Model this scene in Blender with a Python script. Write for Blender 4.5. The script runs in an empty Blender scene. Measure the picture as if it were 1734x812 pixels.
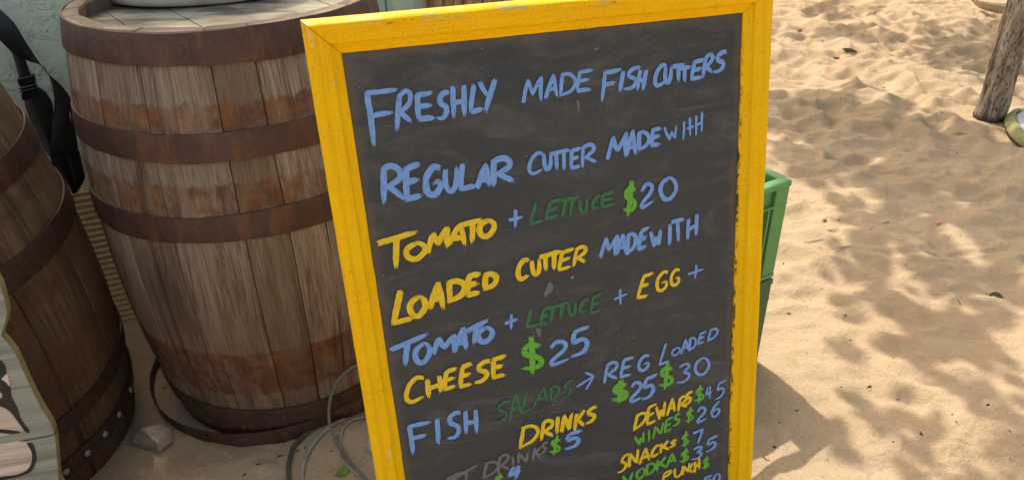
import bpy, math, random
import numpy as np
from mathutils import Vector, Matrix, noise as mnoise
random.seed(7)
R = math.radians
C = bpy.context.scene.collection
scn = bpy.context.scene

# ------------------------------------------------------------------ camera
CAM_Z = 1.177
cam = bpy.data.objects.new('camera', bpy.data.cameras.new('camera'))
C.objects.link(cam)
cam.data.sensor_width = 36
cam.data.lens = 25.95
cam.data.clip_end = 500
cam.data.clip_start = 0.02
th, ro = R(29.72), R(-1.04)
f = Vector((0, math.cos(th), -math.sin(th)))
r = Vector((1, 0, 0)); u = r.cross(f)
r2 = math.cos(ro)*r + math.sin(ro)*u
u2 = -math.sin(ro)*r + math.cos(ro)*u
M = Matrix((r2, u2, -f)).transposed().to_4x4()
M.translation = (0, 0, CAM_Z)
cam.matrix_world = M
scn.camera = cam

# ------------------------------------------------------------------ light
SUN_EL = 61.1
sun_from = Vector((-.4384*math.cos(R(SUN_EL)), .8988*math.cos(R(SUN_EL)), math.sin(R(SUN_EL))))
w = bpy.data.worlds.new('World'); scn.world = w; w.use_nodes = True
sky = w.node_tree.nodes.new('ShaderNodeTexSky')
sky.sky_type = 'NISHITA'; sky.sun_disc = False
sky.sun_elevation = R(SUN_EL); sky.sun_rotation = R(-26.0)
sky.dust_density = 3.5; sky.air_density = 1.4
bg = w.node_tree.nodes['Background']
bg.inputs['Strength'].default_value = 0.15
wb = w.node_tree.nodes.new('ShaderNodeMix'); wb.data_type = 'RGBA'; wb.blend_type = 'MULTIPLY'    # camera white balance is warm
wb.inputs[0].default_value = 1; wb.inputs[7].default_value = (1.0, .87, .70, 1)
w.node_tree.links.new(sky.outputs[0], wb.inputs[6]); w.node_tree.links.new(wb.outputs[2], bg.inputs['Color'])
sun = bpy.data.objects.new('sun', bpy.data.lights.new('sun', 'SUN'))
C.objects.link(sun)
sun.data.energy = 2.1; sun.data.angle = R(0.5); sun.data.color = (1.0, .93, .82)
sun.rotation_euler = sun_from.to_track_quat('Z', 'Y').to_euler()
scn.view_settings.view_transform = 'Standard'
scn.view_settings.look = 'None'
scn.view_settings.exposure = 1.0
scn.view_settings.gamma = 1.0

# ------------------------------------------------------------------ helpers
def tag(o, label=None, cat=None, group=None, kind=None):
    if label: o['label'] = label
    if cat: o['category'] = cat
    if group: o['group'] = group
    if kind: o['kind'] = kind
    return o

def empty(name, loc=(0, 0, 0), rot=(0, 0, 0)):
    o = bpy.data.objects.new(name, None); C.objects.link(o)
    o.location = loc; o.rotation_euler = rot; o.empty_display_size = .1
    return o

class MB:
    """collects faces, builds one mesh object"""
    def __init__(s): s.v = []; s.f = []; s.uv = []
    def add(s, vs, fs, uv=None):
        k = len(s.v); s.v += [tuple(p) for p in vs]
        s.f += [tuple(i+k for i in q) for q in fs]
        s.uv += list(uv) if uv is not None else [(p[0], p[1]) for p in vs]
    def grid(s, rows, closed=False, uv=None):
        n = len(rows[0]); k = len(s.v)
        for a in rows: s.v += [tuple(p) for p in a]
        if uv is not None:
            for a in uv: s.uv += list(a)
        else: s.uv += [(p[0], p[1]) for a in rows for p in a]
        for i in range(len(rows)-1):
            for j in range(n if closed else n-1):
                j2 = (j+1) % n
                s.f.append((k+i*n+j, k+i*n+j2, k+(i+1)*n+j2, k+(i+1)*n+j))
    def box(s, a, b, T=None):
        x0, y0, z0 = a; x1, y1, z1 = b
        vs = [(x, y, z) for z in (z0, z1) for y in (y0, y1) for x in (x0, x1)]
        if T is not None: vs = [T @ Vector(p) for p in vs]
        s.add(vs, [(0, 2, 3, 1), (4, 5, 7, 6), (0, 1, 5, 4), (2, 6, 7, 3), (0, 4, 6, 2), (1, 3, 7, 5)])
    def bbox(s, a, b, bev=.002, T=None):
        """bevelled box"""
        x0, y0, z0 = a; x1, y1, z1 = b
        def ring(z, i, j):
            e = i; c = j
            return [(x0+e+c, y0+e, z), (x1-e-c, y0+e, z), (x1-e, y0+e+c, z), (x1-e, y1-e-c, z),
                    (x1-e-c, y1-e, z), (x0+e+c, y1-e, z), (x0+e, y1-e-c, z), (x0+e, y0+e+c, z)]
        rows = [ring(z0, bev, bev), ring(z0+bev, 0, bev), ring(z1-bev, 0, bev), ring(z1, bev, bev)]
        if T is not None: rows = [[T @ Vector(p) for p in q] for q in rows]
        k = len(s.v); s.grid(rows, True)
        s.f.append(tuple(k+i for i in range(7, -1, -1))); s.f.append(tuple(k+24+i for i in range(8)))
    def tube(s, pts, rad, n=10, cap=True):
        pts = [Vector(p) for p in pts]
        rads = rad if hasattr(rad, '__len__') else [rad]*len(pts)
        rows = []; up = Vector((0, 0, 1)); prev = None; L = 0; uvs = []
        for i, p in enumerate(pts):
            t = (pts[min(i+1, len(pts)-1)]-pts[max(i-1, 0)]).normalized()
            if prev is None:
                a = t.cross(up if abs(t.z) < .9 else Vector((1, 0, 0))).normalized()
            else: a = (prev-prev.dot(t)*t).normalized()
            prev = a; b = t.cross(a)
            if i: L += (p-pts[i-1]).length
            rows.append([p+rads[i]*(math.cos(q)*a+math.sin(q)*b) for q in [2*math.pi*j/n for j in range(n)]])
            uvs.append([(j/n*6.28*rads[0], L) for j in range(n)])
        k = len(s.v); s.grid(rows, True, uvs)
        if cap:
            s.f.append(tuple(k+i for i in range(n-1, -1, -1)))
            m = k+(len(pts)-1)*n; s.f.append(tuple(m+i for i in range(n)))
    def build(s, name, mat, parent=None, smooth=False, uv=True):
        me = bpy.data.meshes.new(name)
        me.from_pydata(s.v, [], s.f)
        if uv and len(s.uv) == len(s.v):
            l = me.uv_layers.new(name='UVMap')
            li = np.empty(len(me.loops), dtype=np.int32); me.loops.foreach_get('vertex_index', li)
            a = np.array(s.uv, dtype=np.float32)[li]
            l.data.foreach_set('uv', a.ravel())
        if mat: me.materials.append(mat)
        if smooth:
            me.polygons.foreach_set('use_smooth', [True]*len(me.polygons))
        me.update()
        o = bpy.data.objects.new(name, me); C.objects.link(o)
        if parent is not None: o.parent = parent
        return o

def smooth_angle(o, deg=35):
    me = o.data
    me.polygons.foreach_set('use_smooth', [True]*len(me.polygons))
    me.set_sharp_from_angle(angle=R(deg))
    return o

# ------------------------------------------------------------------ node helper
class T:
    def __init__(s, name):
        s.m = bpy.data.materials.new(name); s.m.use_nodes = True
        s.nt = s.m.node_tree; s.b = s.nt.nodes['Principled BSDF']
        s.tc = s.n('ShaderNodeTexCoord')
    def n(s, typ, ins=None, **props):
        nd = s.nt.nodes.new(typ)
        for k, v in props.items(): setattr(nd, k, v)
        for k, v in (ins or {}).items(): s.set(nd.inputs[k], v)
        return nd
    def set(s, sock, v):
        if isinstance(v, bpy.types.NodeSocket): s.nt.links.new(v, sock)
        elif isinstance(v, tuple) and len(v) == 3 and sock.type == 'RGBA': sock.default_value = (*v, 1)
        else: sock.default_value = v
    def co(s, kind='Object', scale=(1, 1, 1), loc=(0, 0, 0), rot=(0, 0, 0)):
        return s.n('ShaderNodeMapping', {'Vector': s.tc.outputs[kind], 'Scale': scale, 'Location': loc, 'Rotation': rot}).outputs[0]
    def noise(s, vec, scale=5, detail=4, rough=.55, dist=0, color=False):
        nd = s.n('ShaderNodeTexNoise', {'Vector': vec, 'Scale': scale, 'Detail': detail, 'Roughness': rough, 'Distortion': dist})
        return nd.outputs['Color' if color else 'Fac']
    def voro(s, vec, scale=5, out='Distance', **p):
        return s.n('ShaderNodeTexVoronoi', {'Vector': vec, 'Scale': scale}, **p).outputs[out]
    def ramp(s, fac, pts, interp='LINEAR'):
        nd = s.n('ShaderNodeValToRGB', {'Fac': fac}); cr = nd.color_ramp; cr.interpolation = interp
        while len(cr.elements) < len(pts): cr.elements.new(.5)
        for e, (p, c) in zip(cr.elements, pts):
            e.position = p; e.color = (*c, 1) if isinstance(c, tuple) else (c, c, c, 1)
        return nd.outputs[0]
    def step(s, fac, a, b):
        return s.n('ShaderNodeMapRange', {'Value': fac, 'From Min': a, 'From Max': b}, interpolation_type='SMOOTHSTEP').outputs[0]
    def math(s, op, a, b=0.0, c=0.0, clamp=False):
        nd = s.n('ShaderNodeMath', {0: a, 1: b, 2: c}, operation=op); nd.use_clamp = clamp
        return nd.outputs[0]
    def mix(s, fac, a, b, blend='MIX'):
        nd = s.n('ShaderNodeMix', data_type='RGBA', blend_type=blend)
        s.set(nd.inputs[0], fac); s.set(nd.inputs[6], a); s.set(nd.inputs[7], b)
        return nd.outputs[2]
    def sep(s, vec): return s.n('ShaderNodeSeparateXYZ', {0: vec}).outputs
    def bump(s, h, strength=.5, dist=.01, normal=None):
        ins = {'Height': h, 'Strength': strength, 'Distance': dist}
        if normal is not None: ins['Normal'] = normal
        return s.n('ShaderNodeBump', ins).outputs[0]
    def fin(s, col=None, rough=None, bump=None, metal=None, spec=None, coat=None):
        for k, v in (('Base Color', col), ('Roughness', rough), ('Normal', bump), ('Metallic', metal), ('Specular IOR Level', spec), ('Coat Weight', coat)):
            if v is not None: s.set(s.b.inputs[k], v)
        return s.m
    def rnd(s): return s.n('ShaderNodeObjectInfo').outputs['Random']

# ------------------------------------------------------------------ materials
def m_sand():
    t = T('sand'); c = t.co('Object')
    n1 = t.noise(c, 2.2, 5, .6); n2 = t.noise(c, 420, 3, .7); n3 = t.noise(c, 28, 4, .6)
    col = t.ramp(n1, [(.3, (.455, .33, .205)), (.7, (.54, .405, .26))])
    col = t.mix(t.math('MULTIPLY', t.step(n3, .45, .7), .3), col, (.42, .30, .175))
    col = t.mix(t.math('MULTIPLY', t.step(n2, .44, .36), .6), col, (.20, .14, .085))
    col = t.mix(t.math('MULTIPLY', t.step(n2, .62, .68), .5), col, (.78, .70, .56))
    v = t.voro(c, 55); vm = t.math('MULTIPLY', t.step(v, .085, .06), t.step(t.noise(c, 7, 2), .52, .6))
    col = t.mix(vm, col, (.06, .04, .025))
    h = t.math('ADD', t.math('MULTIPLY', n2, .35), t.math('MULTIPLY', t.noise(c, 90, 4, .65), .8))
    b = t.bump(h, .9, .006)
    b = t.bump(n3, .5, .012, b)
    return t.fin(col, .95, b, spec=.15)

def m_wood(name, light, dark, bands, amount=1.0, rust=(.27, .095, .028), rust2=(.115, .042, .022)):
    """old oak: u = metres round the barrel, v = height; bands = (z0, z1, strength)"""
    t = T(name); uv = t.tc.outputs['UV']
    s = t.sep(uv); v = s[1]
    def st(su, sv, off=0): return t.co('UV', (su, sv, 1), (off, off, 0))
    g1 = t.noise(st(28, 1.6), 1, 6, .62, .9)
    g2 = t.noise(st(230, 11, 3), 1, 5, .75, .4)
    g3 = t.noise(st(520, 40, 9), 1, 3, .7)
    big = t.noise(st(5, 3.2, 5), 1, 4, .6)
    rnd = t.rnd()
    col = t.ramp(t.math('ADD', t.math('MULTIPLY', g1, .42), t.math('MULTIPLY', g2, .58)),
                 [(.38, dark), (.47, tuple(.5*(a+b) for a, b in zip(light, dark))), (.57, light)])
    col = t.mix(t.math('MULTIPLY', t.step(big, .45, .72), .55), col, tuple(x*.55 for x in dark))
    col = t.mix(t.math('MULTIPLY', t.step(t.noise(st(7, 2.5, 17), 1, 3), .52, .75), .45), col, (.34, .20, .115))
    col = t.mix(t.math('MULTIPLY', rnd, .55), col, (.15, .095, .06))
    # rust where hoops sit or sat
    rm = 0.0
    edge = t.math('MULTIPLY', t.math('SUBTRACT', t.noise(st(40, 8, 2), 1, 5, .75), .5), .05)
    vv = t.math('ADD', v, edge)
    for z0, z1, k in bands:
        a = t.math('MULTIPLY', t.step(vv, z0-.006, z0+.004), t.step(v if z0 == .155 else vv, z1+.004, z1-.003))
        rm = t.math('MAXIMUM', rm, t.math('MULTIPLY', a, k))
    patch = t.math('ADD', t.math('MULTIPLY', t.noise(st(24, 14, 7), 1, 5, .7), .65), t.math('MULTIPLY', g2, .35))
    rm = t.math('MULTIPLY', rm, t.math('ADD', .34, t.math('MULTIPLY', t.step(patch, .44, .54), .62)))
    rc = t.mix(t.step(t.noise(st(22, 30, 1), 1, 4, .65), .38, .62), rust2, rust)
    col = t.mix(t.math('MULTIPLY', rm, amount), col, rc)
    # dark vertical runs
    run = t.step(t.noise(st(16, 1.1, 31), 1, 3, .55, .6), .64, .74)
    col = t.mix(t.math('MULTIPLY', run, .75), col, (.022, .016, .012))
    crack = t.step(t.noise(st(95, 1.8, 12), 1, 2, .5, 1.2), .30, .25)
    col = t.mix(crack, col, (.02, .014, .01))
    col = t.mix(t.math('MULTIPLY', t.step(g3, .62, .75), .3), col, (.42, .36, .29))
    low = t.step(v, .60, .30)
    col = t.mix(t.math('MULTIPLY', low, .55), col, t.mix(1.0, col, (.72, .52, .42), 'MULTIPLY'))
    fleck = t.step(g3, .60, .70)
    col = t.mix(t.math('MULTIPLY', fleck, .30), col, tuple(x*.4 for x in dark))
    cross = t.step(t.noise(st(12, 60, 23), 1, 4, .7), .62, .72)
    col = t.mix(t.math('MULTIPLY', cross, .3), col, tuple(x*.6 for x in dark))
    end = t.step(v, .8835, .8855)
    col = t.mix(t.math('MULTIPLY', end, .85), col, (.50, .38, .28))
    h = t.math('ADD', t.math('MULTIPLY', g2, .9), t.math('MULTIPLY', g3, .5))
    h = t.math('SUBTRACT', h, t.math('MULTIPLY', crack, 1.0))
    b = t.bump(h, 1.0, .006)
    return t.fin(col, t.math('ADD', .62, t.math('MULTIPLY', g1, .25)), b, spec=.3)

def m_iron(name, a=(.085, .048, .040), b_=(.045, .028, .026), rustc=(.20, .075, .03)):
    t = T(name); c = t.co('Object'); rn = t.rnd()
    n1 = t.noise(c, 14, 5, .65); n2 = t.noise(c, 160, 3, .7); n3 = t.noise(c, 45, 5, .7)
    col = t.ramp(n1, [(.32, b_), (.66, a)])
    col = t.mix(t.math('MULTIPLY', t.step(n3, .57, .72), .6), col, rustc)
    col = t.mix(t.math('MULTIPLY', t.step(n2, .60, .72), .45), col, (.17, .115, .085))
    col = t.mix(t.step(t.voro(c, 70), .07, .04), col, (.32, .28, .24))
    dr = t.noise(t.co('Object', (30, 30, 6), (5, 0, 0)), 1, 4, .7)
    col = t.mix(t.math('MULTIPLY', t.step(dr, .5, .68), .5), col, rustc)
    h = t.math('ADD', t.math('ADD', t.math('MULTIPLY', n2, .7), n3), t.math('MULTIPLY', n1, .8))
    return t.fin(col, t.math('ADD', .42, t.math('MULTIPLY', n3, .3)), t.bump(h, .7, .0022), .25, .45)

def m_yellow():
    t = T('yellow_paint'); c = t.co('Object')
    n1 = t.noise(c, 9, 4, .6); n2 = t.noise(t.co('Object', (60, 60, 60)), 1, 5, .65); st = t.noise(c, 320, 2, .6)
    col = t.ramp(n1, [(.3, (.84, .47, .0)), (.7, (.90, .54, .0))])
    col = t.mix(t.math('MULTIPLY', t.step(n2, .60, .76), .6), col, (.55, .40, .01))
    speck = t.math('MULTIPLY', t.step(t.voro(c, 150), .16, .09), t.step(t.noise(c, 20, 3), .50, .60))
    col = t.mix(t.math('MULTIPLY', speck, .8), col, (.16, .08, .01))
    z = t.sep(c)
    top = t.step(z[1], .966, .974)
    wear = t.math('MULTIPLY', t.step(t.noise(t.co('Object', (22, 70, 70)), 1, 4, .7), .50, .57), top)
    col = t.mix(t.math('MULTIPLY', wear, .8), col, (.52, .46, .14))
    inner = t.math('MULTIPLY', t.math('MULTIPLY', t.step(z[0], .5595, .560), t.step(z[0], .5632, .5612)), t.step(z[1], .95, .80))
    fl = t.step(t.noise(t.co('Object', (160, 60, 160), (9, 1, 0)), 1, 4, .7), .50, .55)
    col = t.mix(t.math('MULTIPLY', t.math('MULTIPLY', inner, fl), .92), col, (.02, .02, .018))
    scuff = t.math('MULTIPLY', t.step(t.noise(t.co('Object', (120, 120, 120), (2, 2, 0)), 1, 5, .8), .60, .66), t.step(t.noise(c, 13, 3), .50, .62))
    col = t.mix(t.math('MULTIPLY', scuff, .7), col, (.34, .20, .01))
    brush = t.noise(t.co('Object', (420, 10, 420)), 1, 3, .6); brush2 = t.noise(t.co('Object', (10, 420, 420)), 1, 3, .6)
    col = t.mix(t.math('MULTIPLY', t.step(t.math('MINIMUM', brush, brush2), .44, .36), .4), col, (.66, .36, .0))
    chip = t.step(t.noise(t.co('Object', (80, 26, 80), (3, 1, 0)), 1, 3, .6), .70, .715)
    col = t.mix(chip, col, (.60, .56, .45))
    grime = t.math('MULTIPLY', t.step(t.noise(t.co('Object', (30, 90, 60), (7, 0, 0)), 1, 4, .7), .60, .68), top)
    col = t.mix(t.math('MULTIPLY', grime, .8), col, (.12, .13, .03))
    h = t.math('ADD', t.math('MULTIPLY', n2, 1.0), t.math('MULTIPLY', st, .15))
    h = t.math('SUBTRACT', h, t.math('MULTIPLY', speck, .5))
    return t.fin(col, t.math('ADD', .34, t.math('MULTIPLY', n2, .22)), t.bump(h, .6, .0022), spec=.16)

def m_board():
    t = T('blackboard'); c = t.co('Object')
    n1 = t.noise(c, 4, 5, .65); n2 = t.noise(c, 60, 5, .75)
    sx = t.noise(t.co('Object', (260, 9, 1)), 1, 4, .7); sy = t.noise(t.co('Object', (10, 240, 1), (5, 5, 0)), 1, 4, .7)
    col = t.ramp(n1, [(.3, (.032, .039, .050)), (.7, (.043, .048, .056))])
    col = t.mix(t.math('MULTIPLY', t.step(n2, .53, .75), .3), col, (.11, .105, .10))
    col = t.mix(t.math('MULTIPLY', t.step(sx, .55, .75), .35), col, (.085, .08, .072))
    col = t.mix(t.math('MULTIPLY', t.step(sy, .62, .8), .35), col, (.09, .082, .075))
    sc = t.noise(t.co('Object', (20, 20, 1), rot=(0, 0, .6)), 1, 3, .5, 3.5)
    scr = t.math('MULTIPLY', t.step(t.math('ABSOLUTE', t.math('SUBTRACT', sc, .5)), .004, .001), t.step(t.noise(c, 9, 2), .5, .62))
    col = t.mix(t.math('MULTIPLY', scr, .35), col, (.2, .19, .17))
    dots = t.math('MULTIPLY', t.step(t.voro(c, 85), .075, .035), t.step(t.noise(c, 12, 2), .54, .64))
    col = t.mix(t.math('MULTIPLY', dots, .9), col, (.50, .48, .43))
    wipe = t.noise(t.co('Object', (7, 16, 1), (3, 8, 0), rot=(0, 0, .35)), 1, 5, .7, 1.5)
    col = t.mix(t.math('MULTIPLY', t.step(wipe, .48, .70), .42), col, (.12, .12, .12))
    col = t.mix(t.math('MULTIPLY', t.step(t.noise(t.co('Object', (5, 9, 1), (1, 2, 0)), 1, 4, .7), .55, .75), .5), col, (.024, .026, .032))
    xy = t.sep(c)
    ed = t.math('MINIMUM', t.math('MINIMUM', xy[0], t.math('SUBTRACT', .56, xy[0])), t.math('SUBTRACT', .9415, xy[1]))
    ed = t.math('ADD', ed, t.math('MULTIPLY', t.math('SUBTRACT', t.noise(c, 45, 4, .7), .5), .025))
    col = t.mix(t.math('MULTIPLY', t.step(ed, .016, .002), .5), col, (.13, .095, .075))
    h = t.math('ADD', sx, t.math('ADD', t.math('MULTIPLY', sy, .7), n2))
    return t.fin(col, t.math('ADD', .42, t.math('MULTIPLY', n2, .25)), t.bump(h, .35, .0012), spec=.35)

def m_letter(name, col0, thin=0.0):
    t = T(name); c = t.co('Object')
    n = t.noise(c, 130, 4, .75); st = t.noise(t.co('UV', (1500, 70, 1)), 1, 4, .7)
    blot = t.noise(c, 60, 3, .6)
    dk = tuple(x*.66 for x in col0); lt = tuple(min(1, x*1.12+.01) for x in col0)
    col = t.mix(t.step(st, .36, .60), dk, lt)
    bare = t.math('MULTIPLY', t.step(t.math('ADD', t.math('MULTIPLY', st, .6), t.math('MULTIPLY', n, .4)), .45-thin, .38-thin), t.step(blot, .45, .62))
    col = t.mix(t.math('MULTIPLY', bare, .85), col, (.055, .053, .052))
    return t.fin(col, .5, t.bump(st, .5, .0008), spec=.3)

def m_plain(name, col, rough=.6, vary=.15, scale=30, bumps=.2, metal=0.0, dirt=None):
    t = T(name); c = t.co('Object'); n = t.noise(c, scale, 4, .65)
    k = tuple(x*(1-vary) for x in col); k2 = tuple(min(1, x*(1+vary)) for x in col)
    cc = t.ramp(n, [(.3, k), (.7, k2)])
    if dirt: cc = t.mix(t.math('MULTIPLY', t.step(t.noise(c, scale*.4, 5, .7), .52, .7), .7), cc, dirt)
    return t.fin(cc, rough, t.bump(t.noise(c, scale*4, 3, .6), bumps, .002), metal)

def m_plaster():
    t = T('mint_plaster'); c = t.co('Object')
    n = t.noise(c, 3, 5, .6); n2 = t.noise(c, 60, 4, .6)
    col = t.ramp(n, [(.3, (.64, .79, .67)), (.7, (.70, .85, .73))])
    col = t.mix(t.math('MULTIPLY', t.step(n2, .6, .8), .35), col, (.74, .82, .73))
    cr = t.noise(t.co('Object', (17, 17, 30)), 1, 5, .72, .8)
    region = t.step(t.noise(c, 5.5, 2, .5), .43, .58)
    line = t.step(t.math('ABSOLUTE', t.math('SUBTRACT', cr, .52)), .014, .006)
    flake = t.step(cr, .655, .675)
    m = t.math('MULTIPLY', t.math('MAXIMUM', t.math('MULTIPLY', line, .75), flake), region)
    rc = t.ramp(t.noise(c, 90, 3), [(.4, (.27, .15, .07)), (.62, (.48, .36, .22))])
    col = t.mix(m, col, rc)
    h = t.math('SUBTRACT', t.math('ADD', n2, t.math('MULTIPLY', t.noise(c, 18, 3), 1.2)), t.math('MULTIPLY', m, .8))
    return t.fin(col, .7, t.bump(h, .55, .006))

def m_plank(name, light, dark, along='z', sc=1.0):
    t = T(name)
    k = {'x': (3, 70, 70), 'y': (70, 3, 70), 'z': (70, 70, 3)}[along]
    g = t.noise(t.co('Object', tuple(a*sc for a in k)), 1, 5, .65, .6)
    g2 = t.noise(t.co('Object', tuple(a*sc*4 for a in k)), 1, 3, .6)
    col = t.ramp(g, [(.32, dark), (.62, light)])
    col = t.mix(t.math('MULTIPLY', t.step(g2, .58, .7), .4), col, tuple(.5*x for x in dark))
    col = t.mix(t.math('MULTIPLY', t.rnd(), .25), col, dark)
    return t.fin(col, .7, t.bump(t.math('ADD', g, g2), .5, .002))

def m_head():
    t = T('barrel_head'); c = t.co('Object', (9, 110, 60), rot=(0, 0, R(-38)))
    g = t.noise(c, 1, 5, .65, .4); big = t.noise(t.co('Object', (4, 14, 4), rot=(0, 0, R(-38))), 1, 4, .6)
    col = t.ramp(g, [(.3, (.26, .23, .16)), (.6, (.46, .42, .31))])
    col = t.mix(t.math('MULTIPLY', t.step(big, .50, .62), .8), col, (.07, .065, .055))
    col = t.mix(t.math('MULTIPLY', t.step(t.noise(t.co('Object'), 9, 4), .58, .7), .5), col, (.52, .50, .44))
    return t.fin(col, .6, t.bump(g, .5, .002))

def m_bark():
    t = T('pale_bark'); o = t.co('Object')
    big = t.noise(t.co('Object', (30, 30, 8)), 1, 6, .68, 1.0)
    fib = t.noise(t.co('Object', (150, 150, 14)), 1, 4, .7, .5)
    cr = t.noise(t.co('Object', (38, 38, 9), (4, 2, 1)), 1, 4, .6, 1.6)
    crack = t.step(t.math('ABSOLUTE', t.math('SUBTRACT', cr, .5)), .022, .006)
    ring = t.step(t.noise(t.co('Object', (14, 14, 55), (1, 2, 9)), 1, 4, .7, .6), .66, .71)
    col = t.ramp(big, [(.36, (.13, .09, .065)), (.47, (.30, .225, .165)), (.62, (.46, .375, .29))])
    col = t.mix(t.math('MULTIPLY', t.step(fib, .45, .7), .4), col, (.19, .14, .10))
    col = t.mix(t.math('MULTIPLY', t.math('MAXIMUM', crack, ring), .85), col, (.045, .03, .022))
    zz = t.sep(o)[2]
    col = t.mix(t.step(t.math('ADD', zz, t.math('MULTIPLY', big, .05)), .065, .03), col, (.05, .03, .02))
    h = t.math('SUBTRACT', t.math('ADD', big, t.math('MULTIPLY', fib, .5)), t.math('MAXIMUM', crack, ring))
    return t.fin(col, .85, t.bump(h, .9, .008))

def m_leaf(name, c0):
    t = T(name); n = t.noise(t.co('Object'), 12, 3)
    col = t.ramp(n, [(.3, tuple(x*.7 for x in c0)), (.7, tuple(x*1.25 for x in c0))])
    return t.fin(col, .55)

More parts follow.
